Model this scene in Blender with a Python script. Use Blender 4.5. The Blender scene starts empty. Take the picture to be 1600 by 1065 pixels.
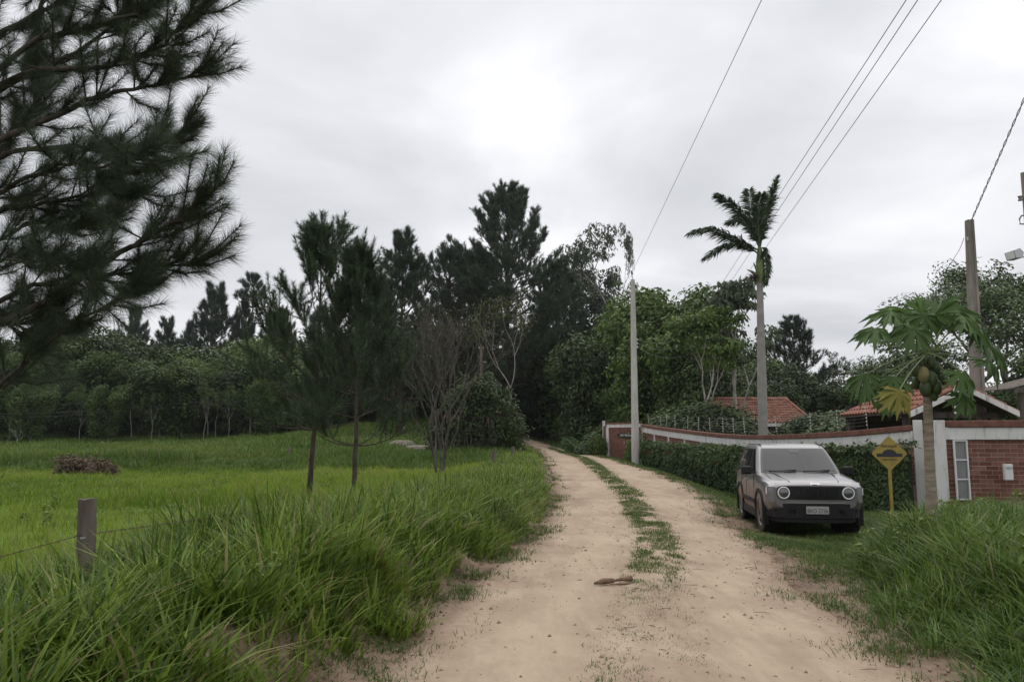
import bpy, bmesh, math, random
import numpy as np
from mathutils import Vector, Matrix
R = math.radians
sc = bpy.context.scene
C = sc.collection

# ---------------------------------------------------------------- camera, sky, sun, exposure
F_PX, PITCH, EYE = 1244.0, R(7.0), 1.6
cam = bpy.data.cameras.new('camera'); cam.sensor_width = 36; cam.lens = 36 * F_PX / 1600
cam.clip_start = 0.05; cam.clip_end = 4000
cam_o = bpy.data.objects.new('camera', cam); C.objects.link(cam_o)
cam_o.location = (0, 0, EYE); cam_o.rotation_euler = (R(90) + PITCH, 0, 0)
sc.camera = cam_o

SUN_EL, SUN_AZ = R(62), R(25)          # overcast: a wide, weak sun high behind the cloud
w = bpy.data.worlds.new('World'); sc.world = w; w.use_nodes = True
nt = w.node_tree; nt.nodes.clear()
def N(t, **k):
    n = nt.nodes.new(t)
    for a, b in k.items(): setattr(n, a, b)
    return n
L = nt.links.new
out = N('ShaderNodeOutputWorld')
sky = N('ShaderNodeTexSky', sky_type='NISHITA', sun_disc=False, sun_elevation=SUN_EL, sun_rotation=SUN_AZ)
bg_s = N('ShaderNodeBackground'); bg_s.inputs[1].default_value = 0.1; L(sky.outputs[0], bg_s.inputs[0])
tc = N('ShaderNodeTexCoord'); sep = N('ShaderNodeSeparateXYZ'); L(tc.outputs['Generated'], sep.inputs[0])
mx = N('ShaderNodeMath', operation='MAXIMUM'); L(sep.outputs[2], mx.inputs[0]); mx.inputs[1].default_value = 0.0
ad = N('ShaderNodeMath', operation='ADD'); L(mx.outputs[0], ad.inputs[0]); ad.inputs[1].default_value = 0.22
dv = N('ShaderNodeVectorMath', operation='DIVIDE'); L(tc.outputs['Generated'], dv.inputs[0])
cmb = N('ShaderNodeCombineXYZ'); [L(ad.outputs[0], cmb.inputs[i]) for i in range(2)]; cmb.inputs[2].default_value = 1e6
L(cmb.outputs[0], dv.inputs[1])
mp = N('ShaderNodeMapping'); L(dv.outputs[0], mp.inputs[0]); mp.inputs['Location'].default_value = (3.1, 1.35, 0)
n1 = N('ShaderNodeTexNoise'); n1.inputs['Scale'].default_value = 1.15; n1.inputs['Detail'].default_value = 6; n1.inputs['Roughness'].default_value = 0.5
n1.inputs['Distortion'].default_value = 0.35
L(mp.outputs[0], n1.inputs[0])
cr = N('ShaderNodeValToRGB'); L(n1.outputs[0], cr.inputs[0])
cr.color_ramp.elements[0].position = 0.34; cr.color_ramp.elements[0].color = (0.635, 0.645, 0.675, 1)
cr.color_ramp.elements[1].position = 0.66; cr.color_ramp.elements[1].color = (1.02, 1.015, 1.035, 1)
e = cr.color_ramp.elements.new(0.5); e.color = (0.79, 0.795, 0.83, 1)
# an overcast sky is brighter towards the zenith than near the horizon
zr = N('ShaderNodeMapRange'); L(mx.outputs[0], zr.inputs[0]); zr.inputs[1].default_value = 0; zr.inputs[2].default_value = 1; zr.inputs[3].default_value = 0.98; zr.inputs[4].default_value = 1.3
ml = N('ShaderNodeVectorMath', operation='SCALE'); L(cr.outputs[0], ml.inputs[0]); L(zr.outputs[0], ml.inputs[3])
bg_c = N('ShaderNodeBackground'); L(ml.outputs[0], bg_c.inputs[0]); bg_c.inputs[1].default_value = 1.0
ms = N('ShaderNodeMixShader'); ms.inputs[0].default_value = 0.96
L(bg_s.outputs[0], ms.inputs[1]); L(bg_c.outputs[0], ms.inputs[2]); L(ms.outputs[0], out.inputs[0])

sun = bpy.data.lights.new('sun', 'SUN'); sun.energy = 1.4; sun.angle = R(70); sun.color = (1, 0.96, 0.9)
sun_o = bpy.data.objects.new('sun', sun); C.objects.link(sun_o)
sun_o.rotation_euler = (R(90) - SUN_EL, 0, math.pi - SUN_AZ)

vs = sc.view_settings; vs.view_transform = 'Standard'; vs.look = 'None'; vs.exposure = 0.0; vs.gamma = 1.0; vs.use_curve_mapping = False
sc.render.engine = 'CYCLES'
cy = sc.cycles; cy.max_bounces = 6; cy.diffuse_bounces = 3; cy.glossy_bounces = 3; cy.transmission_bounces = 4; cy.transparent_max_bounces = 6
cy.use_denoising = True; cy.caustics_reflective = False; cy.caustics_refractive = False

# ---------------------------------------------------------------- pixel helpers
def ray(px, py):
    u, v = (px - 800) / F_PX, -(py - 532.5) / F_PX
    cp, sp = math.cos(PITCH), math.sin(PITCH)
    return np.array([u, cp - v * sp, v * cp + sp])
def at(px, py, Y):
    d = ray(px, py); return np.array([0, 0, EYE]) + d * (Y / d[1])

# ---------------------------------------------------------------- numpy noise
def _h(ix, iy, s):
    n = (ix.astype(np.int64) * 374761393 + iy.astype(np.int64) * 668265263 + s * 974711) & 0x7fffffff
    n = ((n ^ (n >> 13)) * 1274126177) & 0x7fffffff
    return ((n ^ (n >> 16)) & 0xffff) / 65535.0
def vnoise(x, y, s=0):
    x = np.asarray(x, float); y = np.asarray(y, float)
    ix, iy = np.floor(x), np.floor(y); fx, fy = x - ix, y - iy
    fx = fx * fx * (3 - 2 * fx); fy = fy * fy * (3 - 2 * fy)
    a = _h(ix, iy, s); b = _h(ix + 1, iy, s); c = _h(ix, iy + 1, s); d = _h(ix + 1, iy + 1, s)
    return (a + (b - a) * fx) * (1 - fy) + (c + (d - c) * fx) * fy
def fbm(x, y, s=0, o=4):
    r = 0; a = .5; t = 0
    for i in range(o):
        r = r + a * vnoise(np.asarray(x) * 2 ** i, np.asarray(y) * 2 ** i, s + i); t += a; a *= .5
    return r / t
def sstep(a, b, x):
    t = np.clip((x - a) / (b - a), 0, 1); return t * t * (3 - 2 * t)

# ---------------------------------------------------------------- mesh helpers
def nmesh(name, V, Q=None, T=None, mat=None, parent=None, smooth=False, tint=None, loc=None, extra=None):
    V = np.ascontiguousarray(V, dtype=np.float32).reshape(-1, 3)
    me = bpy.data.meshes.new(name)
    me.vertices.add(len(V)); me.vertices.foreach_set('co', V.ravel())
    loops = []; starts = []; n = 0
    for A in (Q, T):
        if A is None or len(A) == 0: continue
        A = np.asarray(A, dtype=np.int32); k = A.shape[1]
        loops.append(A.ravel()); starts.append(n + np.arange(len(A)) * k); n += A.size
    lp = np.concatenate(loops); st = np.concatenate(starts)
    me.loops.add(len(lp)); me.loops.foreach_set('vertex_index', lp)
    me.polygons.add(len(st)); me.polygons.foreach_set('loop_start', st.astype(np.int32))
    if smooth: me.polygons.foreach_set('use_smooth', np.ones(len(st), dtype=bool))
    if tint is not None:
        at_ = me.attributes.new('tint', 'FLOAT', 'POINT'); at_.data.foreach_set('value', np.asarray(tint, np.float32))
    for k, a in (extra or {}).items():
        at_ = me.attributes.new(k, 'FLOAT', 'POINT'); at_.data.foreach_set('value', np.asarray(a, np.float32))
    me.update(calc_edges=True); me.validate()
    if mat: me.materials.append(mat)
    o = bpy.data.objects.new(name, me); C.objects.link(o)
    if parent: o.parent = parent
    if loc is not None: o.location = loc
    return o
class MB:
    """collects polygons into one mesh"""
    def __init__(s): s.v = []; s.f = []
    def add(s, V, Fs):
        b = len(s.v); s.v += [tuple(map(float, p)) for p in V]; s.f += [tuple(b + i for i in f) for f in Fs]; return s
    def box(s, c, d, rot=None):
        c = np.array(c, float); h = np.array(d, float) / 2
        V = [np.array([x, y, z]) * h for x in (-1, 1) for y in (-1, 1) for z in (-1, 1)]
        if rot is not None: V = [np.array(rot @ Vector(p)) for p in V]
        return s.add([p + c for p in V], [(0, 1, 3, 2), (4, 6, 7, 5), (0, 4, 5, 1), (2, 3, 7, 6), (0, 2, 6, 4), (1, 5, 7, 3)])
    def tube(s, P, r, n=8, cap=True):
        P = np.array(P, float); r = np.broadcast_to(np.asarray(r, float), (len(P),))
        V, Q = tube(P, r, n); b = len(s.v); s.v += [tuple(p) for p in V]; s.f += [tuple(int(b + i) for i in q) for q in Q]
        if cap:
            s.f.append(tuple(b + i for i in range(n))[::-1]); s.f.append(tuple(b + (len(P) - 1) * n + i for i in range(n)))
        return s
    def lathe(s, prof, c=(0, 0, 0), axis='z', n=20):
        V = []; Fs = []; m = len(prof)
        for i in range(n):
            a = 2 * math.pi * i / n
            for r_, h_ in prof:
                p = (r_ * math.cos(a), r_ * math.sin(a), h_)
                if axis == 'y': p = (p[0], p[2], p[1])
                if axis == 'x': p = (p[2], p[0], p[1])
                V.append((p[0] + c[0], p[1] + c[1], p[2] + c[2]))
        for i in range(n):
            j = (i + 1) % n
            for k in range(m - 1): Fs.append((i * m + k, j * m + k, j * m + k + 1, i * m + k + 1))
        return s.add(V, Fs)
    def prism(s, poly, d0, d1, fn):
        """polygon of 2-D points pushed from d0 to d1; fn maps (u, v, d) to a point"""
        n = len(poly)
        V = [fn(u, v, d0) for u, v in poly] + [fn(u, v, d1) for u, v in poly]
        return s.add(V, [tuple(range(n))[::-1], tuple(range(n, 2 * n))] + [(i, (i + 1) % n, n + (i + 1) % n, n + i) for i in range(n)])
    def build(s, name, mat=None, parent=None, smooth=False, loc=None, bevel=0):
        me = bpy.data.meshes.new(name); me.from_pydata(s.v, [], s.f); me.update()
        bm = bmesh.new(); bm.from_mesh(me); bmesh.ops.recalc_face_normals(bm, faces=bm.faces); bm.to_mesh(me); bm.free()
        if mat: me.materials.append(mat)
        if smooth:
            for p in me.polygons: p.use_smooth = True
        o = bpy.data.objects.new(name, me); C.objects.link(o)
        if parent: o.parent = parent
        if loc is not None: o.location = loc
        if bevel:
            m = o.modifiers.new('bevel', 'BEVEL'); m.width = bevel; m.segments = 2; m.limit_method = 'ANGLE'; m.harden_normals = False
        return o
def tube(P, r, n=6):
    P = np.asarray(P, float); r = np.asarray(r, float); m = len(P)
    T = np.gradient(P, axis=0); T /= np.linalg.norm(T, axis=1, keepdims=True) + 1e-9
    ref = np.array([0, 0, 1.0]) if abs(T[0, 2]) < .9 else np.array([1.0, 0, 0])
    A = np.cross(T, ref); A /= np.linalg.norm(A, axis=1, keepdims=True) + 1e-9
    B = np.cross(T, A)
    a = 2 * np.pi * np.arange(n) / n
    V = P[:, None, :] + r[:, None, None] * (np.cos(a)[None, :, None] * A[:, None, :] + np.sin(a)[None, :, None] * B[:, None, :])
    i = np.arange(m - 1)[:, None] * n; j = np.arange(n)[None, :]; j2 = (j + 1) % n
    Q = np.stack([i + j, i + j2, i + n + j2, i + n + j], -1).reshape(-1, 4)
    return V.reshape(-1, 3), Q
class Acc:
    """collects numpy quads/tris with a tint per vertex"""
    def __init__(s): s.V = []; s.Q = []; s.T = []; s.t = []; s.n = 0
    def add(s, V, Q=None, T=None, tint=None):
        V = np.asarray(V, float).reshape(-1, 3)
        if Q is not None: s.Q.append(np.asarray(Q) + s.n)
        if T is not None: s.T.append(np.asarray(T) + s.n)
        s.t.append(np.broadcast_to(np.asarray(.5 if tint is None else tint, float), (len(V),)))
        s.V.append(V); s.n += len(V); return s
    def build(s, name, mat, parent=None, smooth=False, loc=None, off=None):
        V = np.concatenate(s.V)
        if off is not None: V = V - np.asarray(off)
        return nmesh(name, V, np.concatenate(s.Q) if s.Q else None, np.concatenate(s.T) if s.T else None, mat, parent, smooth, np.concatenate(s.t), loc)
def unit(v): return v / (np.linalg.norm(v, axis=-1, keepdims=True) + 1e-9)

def tag(o, label=None, cat=None, group=None, kind=None):
    if label: o['label'] = label
    if cat: o['category'] = cat
    if group: o['group'] = group
    if kind: o['kind'] = kind
    return o
def thing(name, label, cat, loc=(0, 0, 0), rz=0, group=None):
    o = bpy.data.objects.new(name, None); C.objects.link(o); o.empty_display_size = .2
    o.location = [float(q) for q in loc]; o.rotation_euler = (0, 0, rz)
    return tag(o, label, cat, group)
def kids(o): return [c for c in o.children]
def copy_tree(o, parent=None):
    c = o.copy(); C.objects.link(c); c.parent = parent
    for ch in kids(o): copy_tree(ch, c)
    return c
def text_mesh(name, body, size, mat, parent, M, depth=.002, sx=1.0):
    cu = bpy.data.curves.new(name, 'FONT'); cu.body = body; cu.size = size; cu.align_x = 'CENTER'; cu.align_y = 'CENTER'; cu.extrude = depth
    t = bpy.data.objects.new(name, cu); C.objects.link(t)
    dg = bpy.context.evaluated_depsgraph_get(); me = bpy.data.meshes.new_from_object(t.evaluated_get(dg))
    bpy.data.objects.remove(t); bpy.data.curves.remove(cu)
    me.name = name
    me.transform(M @ Matrix.Diagonal((sx, 1, 1, 1))); me.materials.clear(); me.materials.append(mat)
    o = bpy.data.objects.new(name, me); C.objects.link(o); o.parent = parent; return o

# ---------------------------------------------------------------- materials
MATS = {}
def base_mat(name):
    m = bpy.data.materials.new(name); m.use_nodes = True; MATS[name] = m
    t = m.node_tree; b = t.nodes['Principled BSDF']; return m, t, b
def nd(t, typ, **k):
    n = t.nodes.new(typ)
    for a, b in k.items(): setattr(n, a, b)
    return n
def mixc(t, fac, a, b):
    n = nd(t, 'ShaderNodeMix', data_type='RGBA')
    for i, v in ((0, fac), (6, a), (7, b)):
        if isinstance(v, (int, float)): n.inputs[i].default_value = v
        elif isinstance(v, tuple): n.inputs[i].default_value = (*v, 1) if len(v) == 3 else v
        else: t.links.new(v, n.inputs[i])
    return n.outputs[2]
def noise(t, scale, detail=4, rough=.55, coord='Object', dist=0, stretch=None):
    c = nd(t, 'ShaderNodeTexCoord'); n = nd(t, 'ShaderNodeTexNoise')
    n.inputs['Scale'].default_value = scale; n.inputs['Detail'].default_value = detail; n.inputs['Roughness'].default_value = rough; n.inputs['Distortion'].default_value = dist
    s = c.outputs[coord]
    if stretch:
        m = nd(t, 'ShaderNodeMapping'); m.inputs['Scale'].default_value = stretch; t.links.new(s, m.inputs[0]); s = m.outputs[0]
    t.links.new(s, n.inputs[0]); return n.outputs[0]
def rng_(t, v, a, b, c=0.0, d=1.0):
    n = nd(t, 'ShaderNodeMapRange'); t.links.new(v, n.inputs[0])
    for i, q in ((1, a), (2, b), (3, c), (4, d)): n.inputs[i].default_value = q
    return n.outputs[0]
def bump(t, b, h, strength=.4, dist=.02):
    n = nd(t, 'ShaderNodeBump'); n.inputs['Strength'].default_value = strength; n.inputs['Distance'].default_value = dist
    t.links.new(h, n.inputs['Height']); t.links.new(n.outputs[0], b.inputs['Normal'])
def mat_leaf(name, c1, c2, transl=.3, rough=.55, var=.35, spec=.3, dead=None):
    m, t, b = base_mat(name)
    a = nd(t, 'ShaderNodeAttribute', attribute_name='tint'); col = mixc(t, a.outputs['Fac'], c1, c2)
    if dead: col = mixc(t, rng_(t, a.outputs['Fac'], .965, .985), col, dead)
    oi = nd(t, 'ShaderNodeObjectInfo'); v = rng_(t, oi.outputs['Random'], 0, 1, 1 - var, 1 + var)
    hs = nd(t, 'ShaderNodeHueSaturation'); t.links.new(col, hs.inputs['Color']); t.links.new(v, hs.inputs['Value'])
    t.links.new(hs.outputs[0], b.inputs['Base Color']); b.inputs['Roughness'].default_value = rough; b.inputs['Specular IOR Level'].default_value = spec
    if transl:
        tr = nd(t, 'ShaderNodeBsdfTranslucent'); t.links.new(hs.outputs[0], tr.inputs[0])
        mxs = nd(t, 'ShaderNodeMixShader'); mxs.inputs[0].default_value = transl
        t.links.new(b.outputs[0], mxs.inputs[1]); t.links.new(tr.outputs[0], mxs.inputs[2]); t.links.new(mxs.outputs[0], t.nodes['Material Output'].inputs[0])
    return m
def mat_two(name, c1, c2, scale=4, rough=.8, bmp=.3, dist=.01, detail=5, stretch=None, lo=.35, hi=.65, metallic=0, spec=.3):
    m, t, b = base_mat(name); n = noise(t, scale, detail, stretch=stretch)
    t.links.new(mixc(t, rng_(t, n, lo, hi), c1, c2), b.inputs['Base Color'])
    b.inputs['Roughness'].default_value = rough; b.inputs['Metallic'].default_value = metallic; b.inputs['Specular IOR Level'].default_value = spec
    if bmp: bump(t, b, n, bmp, dist)
    return m
def mat_plain(name, c, rough=.5, metallic=0, spec=.5, coat=0):
    m, t, b = base_mat(name); n = noise(t, 6, 4)
    k = tuple(min(1, q * 1.12) for q in c); d = tuple(q * .88 for q in c)
    t.links.new(mixc(t, n, d, k), b.inputs['Base Color'])
    b.inputs['Roughness'].default_value = rough; b.inputs['Metallic'].default_value = metallic; b.inputs['Specular IOR Level'].default_value = spec; b.inputs['Coat Weight'].default_value = coat
    return m
M_ = MATS
mat_two('pine_bark', (.035, .027, .023), (.10, .078, .066), 9, .95, .8, .03, stretch=(1, 1, .25))
mat_two('grey_bark', (.10, .088, .075), (.21, .19, .165), 7, .95, .5, .02, stretch=(1, 1, .3))
mat_two('pale_bark', (.20, .18, .16), (.42, .39, .35), 5, .9, .3, .01, stretch=(1, 1, .3))
mat_two('bare_bark', (.055, .048, .041), (.14, .123, .106), 7, .95, .5, .02, stretch=(1, 1, .3))
mat_two('dark_bark', (.03, .026, .022), (.075, .062, .052), 8, .95, .5, .02, stretch=(1, 1, .3))
mat_leaf('pine_needles', (.030, .050, .025), (.078, .118, .052), .15, .5, var=.1)
mat_leaf('pine_needles_near', (.036, .054, .032), (.095, .128, .068), .15, .45, var=.1)
mat_leaf('pine_far', (.036, .056, .036), (.080, .112, .060), .2, .55, var=.25)
mat_leaf('leaf_dark', (.028, .046, .017), (.084, .120, .036), .2, .55, var=.45)
mat_leaf('leaf_mid', (.028, .050, .013), (.100, .152, .033), .28, .5, var=.5)
mat_leaf('leaf_light', (.052, .090, .018), (.150, .205, .042), .3, .5)
mat_leaf('leaf_grey', (.060, .080, .048), (.13, .16, .085), .25, .5)
mat_leaf('leaf_olive', (.055, .065, .022), (.11, .115, .036), .3, .55)
mat_leaf('leaf_hedge', (.036, .070, .020), (.120, .185, .052), .25, .45)
mat_leaf('leaf_papaya', (.055, .110, .028), (.135, .225, .065), .3, .45, var=.15)
mat_leaf('leaf_yellow', (.27, .25, .06), (.37, .34, .085), .3, .55, var=.05)
mat_leaf('leaf_palm', (.045, .070, .036), (.105, .145, .072), .15, .4, var=.1)
mat_leaf('dead_leaf', (.075, .050, .036), (.15, .105, .07), .15, .8)
mat_leaf('grass_tall', (.038, .082, .010), (.235, .330, .050), .35, .5, var=0, dead=(.30, .25, .12))
mat_leaf('grass_right', (.040, .090, .014), (.175, .270, .045), .32, .5, var=0, dead=(.28, .25, .13))
mat_leaf('grass_pasture', (.090, .165, .016), (.27, .36, .045), .35, .6, var=0, dead=(.25, .19, .09))
mat_leaf('grass_rough', (.062, .120, .018), (.150, .225, .036), .3, .6, var=0, dead=(.22, .17, .09))
mat_leaf('grass_short', (.050, .095, .018), (.125, .180, .038), .3, .6, var=0, dead=(.26, .20, .10))

# ================================================================ terrain, road
RY = [-12, 4, 5.5, 7.8, 10.6, 14, 21.5, 30, 41, 50, 60, 70, 80, 95, 120]
RL = [-1.0, -1.0, -0.95, -0.62, -0.10, .45, 1.25, 1.5, 1.7, 1.85, 1.8, 1.3, -.6, -6, -20]
RR = [2.6, 2.6, 2.72, 2.95, 3.4, 4.1, 5.2, 5.55, 5.2, 4.6, 3.8, 2.8, 1.2, -3, -16]
RC = [.6, .75, .85, 1.3, 1.9, 2.4, 3.15, 3.5, 3.75, 3.5, 3.0, 2.2, .4, -4, -18]
MY = [-12, 4, 5.5, 7.8, 10.6, 12, 13.2, 15, 18]
MX = [3.2, 3.2, 3.3, 3.55, 4.25, 5.05, 6.1, 7.6, 9.5]
def el(Y): return np.interp(Y, RY, RL) + .22 * (fbm(np.asarray(Y) * .55, np.asarray(Y) * 0 + 3.3, 5) - .5)
def er(Y): return np.interp(Y, RY, RR) + .3 * (fbm(np.asarray(Y) * .55, np.asarray(Y) * 0 + 9.3, 6) - .5)
def rc(Y): return np.interp(Y, RY, RC)
def terrain(X, Y):
    X = np.asarray(X, float); Y = np.asarray(Y, float)
    zr_ = np.interp(Y, [0, 18, 30, 41, 55, 65, 75, 90, 110, 200, 700], [0, 0, .28, .54, .66, .78, 1.2, 2.1, 3.4, 9, 22])
    zl_ = np.interp(Y, [0, 22, 33, 36.5, 40, 60, 75, 90, 120, 200, 700], [-.02, -.02, .06, .12, .5, .85, 1.3, 2.2, 4.2, 9, 22])
    zg_ = np.interp(Y, [0, 10, 15, 25, 32, 45, 100, 200, 700], [0, 0, -.13, -.22, -.1, .3, 1.5, 6, 18])
    hump = 1.6 * np.exp(-((X + 12) / 11) ** 2 - ((Y - 84) / 27) ** 2)       # the grassy rise in front of the wood
    xl, xr = np.interp(Y, RY, RL), np.interp(Y, RY, RR)
    a = sstep(-5.5, -1.0, X - xl); b = sstep(.1, 1.5, X - xr)
    z = zl_ * (1 - a) + zr_ * a
    z = z * (1 - b) + zg_ * b + hump
    s = el(Y) - X
    nz = (fbm(X * 1.3, Y * 1.3, 11) - .5)
    bh = np.interp(Y, [-10, 4, 12, 20, 32, 45, 60], [.5, .5, .42, .32, .24, .12, 0])
    z = z + sstep(.12, .8, s + nz * .55) * bh * (1 - .85 * sstep(2.4, 5.0, s))
    t = X - np.interp(Y, MY, MX)
    z = z + sstep(-.1, 1.3, t + nz * .5) * .42 * (1 - sstep(13.4, 16, Y)) * (1 - .6 * sstep(4, 7, t))
    cw = 1 - sstep(.7, 1.35, np.hypot((X - 5.9) / 2.0, (Y - 16.5) / 3.3)); z = z * (1 - cw) - .15 * cw      # level spot where the car stands
    # wheel tracks: the crown of the road stands a little proud
    on = sstep(0, .4, X - el(Y)) * sstep(0, .4, er(Y) - X)
    z = z + on * (.035 * np.exp(-((X - rc(Y)) / .38) ** 2) + .02 * (fbm(X * 1.8, Y * .5, 21) - .5))
    off = (1 - on) * (1 - sstep(20, 60, np.hypot(X, Y)) * .5)
    z = z + off * (.10 * (fbm(X * .8, Y * .8, 31) - .5) + .25 * (fbm(X * .15, Y * .15, 33) - .5) * sstep(3, 9, np.abs(X - 1)))
    return z
def axis(fine0, fine1, st, lo, hi, gr=1.06):
    a = list(np.arange(fine0, fine1, st)); d = st; q = fine1
    up = []
    while q < hi: up.append(q); d *= gr; q += d
    dn = []; d = st; q = fine0 - st
    while q > lo: dn.append(q); d *= gr; q -= d
    return np.array(dn[::-1] + a + up)
gx = axis(-6, 8, .13, -420, 420, 1.07); gy = axis(3.0, 22, .14, -30, 900, 1.05)
GX, GY = np.meshgrid(gx, gy); GZ = terrain(GX, GY)
nx, ny = len(gx), len(gy)
ii = (np.arange(ny - 1)[:, None] * nx + np.arange(nx - 1)[None, :])
Q = np.stack([ii, ii + 1, ii + nx + 1, ii + nx], -1).reshape(-1, 4)
# bare earth where the road shoulder and the bank face are
def bare(X, Y):
    s = el(Y) - X; t = X - er(Y)
    nz = fbm(X * 1.6, Y * 1.6, 41)
    left = 1 - sstep(.45, .95, s + (nz - .5) * .9)
    right = 1 - sstep(.1, .9, t + (nz - .5) * 1.5)
    near = (1 - sstep(10, 13, Y)) * (1 - sstep(-.35, .35, X - np.interp(Y, MY, MX) + (nz - .5) * .8))
    base = np.where(X < rc(Y), left, np.maximum(right, near * .85))
    return np.clip(base, 0, 1) * (1 - sstep(70, 80, Y))
def mat_ground():
    m, t, b = base_mat('ground_soil')
    a = nd(t, 'ShaderNodeAttribute', attribute_name='dirt'); n = noise(t, .9, 6); n2 = noise(t, 14, 4)
    g = mixc(t, rng_(t, n, .35, .65), (.030, .046, .012), (.075, .095, .024))
    d = mixc(t, rng_(t, n2, .3, .7), (.090, .062, .044), (.19, .134, .095))
    d = mixc(t, rng_(t, n, .4, .62), d, (.26, .192, .137))
    pa = nd(t, 'ShaderNodeAttribute', attribute_name='pasture')
    g = mixc(t, pa.outputs['Fac'], g, mixc(t, rng_(t, n2, .3, .7), (.085, .135, .018), (.15, .21, .03)))
    mm = nd(t, 'ShaderNodeMath', operation='MULTIPLY_ADD'); t.links.new(n2, mm.inputs[0]); mm.inputs[1].default_value = .5; t.links.new(a.outputs['Fac'], mm.inputs[2])
    t.links.new(mixc(t, rng_(t, mm.outputs[0], .6, .95), g, d), b.inputs['Base Color'])
    b.inputs['Roughness'].default_value = .95; b.inputs['Specular IOR Level'].default_value = .15
    bump(t, b, n2, .6, .03); return m
past = sstep(-2.2, -5, GX - np.interp(GY, RY, RL)) if False else (1 - sstep(-5.5, -3.0, GX - np.interp(GY, RY, RL))) * sstep(5, 8, GY) * (1 - sstep(33.5, 36, GY + 1.2 * (fbm(GX * .3, GY * .3, 51) - .5)))
ground = nmesh('ground', np.stack([GX, GY, GZ], -1), Q, None, mat_ground(), smooth=True, extra={'dirt': bare(GX, GY).ravel(), 'pasture': past.ravel()})
tag(ground, kind='structure')

def mat_road():
    m, t, b = base_mat('road_sand')
    n = noise(t, .45, 7, .6, dist=.4); n2 = noise(t, 3.2, 6, .65, stretch=(1, .35, 1)); n3 = noise(t, 60, 3, .6); n4 = noise(t, 11, 5, .7)
    c = mixc(t, rng_(t, n, .36, .62), (.262, .196, .138), (.415, .327, .238))
    c = mixc(t, rng_(t, n2, .42, .66, 0, .6), c, (.485, .388, .288))
    a = nd(t, 'ShaderNodeAttribute', attribute_name='track')
    c = mixc(t, rng_(t, a.outputs['Fac'], 0, 1, 0, .55), c, (.475, .375, .275))
    e = nd(t, 'ShaderNodeAttribute', attribute_name='edge')
    mm = nd(t, 'ShaderNodeMath', operation='MULTIPLY_ADD'); t.links.new(n4, mm.inputs[0]); mm.inputs[1].default_value = .9; t.links.new(e.outputs['Fac'], mm.inputs[2])
    c = mixc(t, rng_(t, mm.outputs[0], .75, 1.25, 0, .8), c, (.22, .155, .11))
    n5 = noise(t, 1.3, 6, .65, dist=.6, stretch=(1, .45, 1)); c = mixc(t, rng_(t, n5, .50, .66, 0, .55), c, (.285, .205, .15))
    n6 = noise(t, 5.5, 4, .6, stretch=(1, .12, 1)); c = mixc(t, rng_(t, n6, .52, .70, 0, .4), c, (.30, .22, .16))
    c = mixc(t, rng_(t, n3, .60, .75, 0, .35), c, (.20, .13, .09))
    t.links.new(c, b.inputs['Base Color']); b.inputs['Roughness'].default_value = .95; b.inputs['Specular IOR Level'].default_value = .15
    ad_ = nd(t, 'ShaderNodeMath', operation='MULTIPLY_ADD'); t.links.new(n3, ad_.inputs[0]); ad_.inputs[1].default_value = .25; t.links.new(n4, ad_.inputs[2])
    bump(t, b, ad_.outputs[0], .55, .03); return m
ry = axis(3.0, 20, .12, -11, 118, 1.04); rs = np.linspace(0, 1, 46)
LY, RYv = el(ry) - .05, er(ry) + .05
RX = LY[:, None] + (RYv - LY)[:, None] * rs[None, :]; RYY = np.broadcast_to(ry[:, None], RX.shape)
edge = np.minimum(rs, 1 - rs)[None, :] * (RYv - LY)[:, None]
RZ = terrain(RX, RYY) + .012 - .03 * (1 - sstep(0, .12, edge)) + .018 * (fbm(RX * 5, RYY * 3, 61) - .5) * (1 - np.exp(-edge * 3))
RZ = np.maximum(RZ, terrain(RX, RYY) - .015)
dc = RX - rc(RYY)
track = np.exp(-((np.abs(dc) - .85) / .33) ** 2) * (.5 + .8 * fbm(RX * .7, RYY * .3, 63))
nr, nc = RX.shape
ii = (np.arange(nr - 1)[:, None] * nc + np.arange(nc - 1)[None, :])
Q = np.stack([ii, ii + 1, ii + nc + 1, ii + nc], -1).reshape(-1, 4)
road = nmesh('dirt_road', np.stack([RX, RYY, RZ], -1), Q, None, mat_road(), smooth=True,
             extra={'track': np.clip(track, 0, 1).ravel(), 'edge': (np.exp(-edge / .35)).ravel()})
tag(road, kind='structure')
def gz(x, y): return float(terrain(np.array([x]), np.array([y]))[0])

# ================================================================ grass
def blades(P, Ln, az, lean, curve, wd, tint, seg=3, up=None):
    """arched grass blades; P roots, az heading, lean and curve as horizontal reach per length"""
    n = len(P); ts = np.linspace(0, 1, seg + 1)
    H = np.stack([np.cos(az), np.sin(az), np.zeros(n)], -1); tw = az + np.pi / 2 + rg.uniform(-.7, .7, n)
    S = np.stack([np.cos(tw), np.sin(tw), np.zeros(n)], -1)
    V = []; wp = np.interp(ts, [0, .3, .7, 1], [.75, 1, .65, 0])
    for k, t in enumerate(ts):
        hz_ = lean * t + curve * t * t
        vz = t * np.sqrt(np.clip(1 - lean ** 2 * .8, .1, 1)) - .62 * curve * t ** 2.2 * .8
        c = P + H * (hz_ * Ln)[:, None] + np.array([0, 0, 1.]) * (vz * Ln)[:, None]
        if k < seg:
            V += [c - S * (wd * wp[k] / 2)[:, None], c + S * (wd * wp[k] / 2)[:, None]]
        else: V += [c]
    V = np.stack(V, 1); m = V.shape[1]; b = np.arange(n)[:, None] * m
    Qs = [np.concatenate([b + 2 * k, b + 2 * k + 1, b + 2 * k + 3, b + 2 * k + 2], 1) for k in range(seg - 1)]
    T = np.concatenate([b + m - 3, b + m - 2, b + m - 1], 1)
    tt = np.repeat(np.clip(tint, 0, 1), m)
    return V.reshape(-1, 3), np.concatenate(Qs) if Qs else None, T, tt
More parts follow.
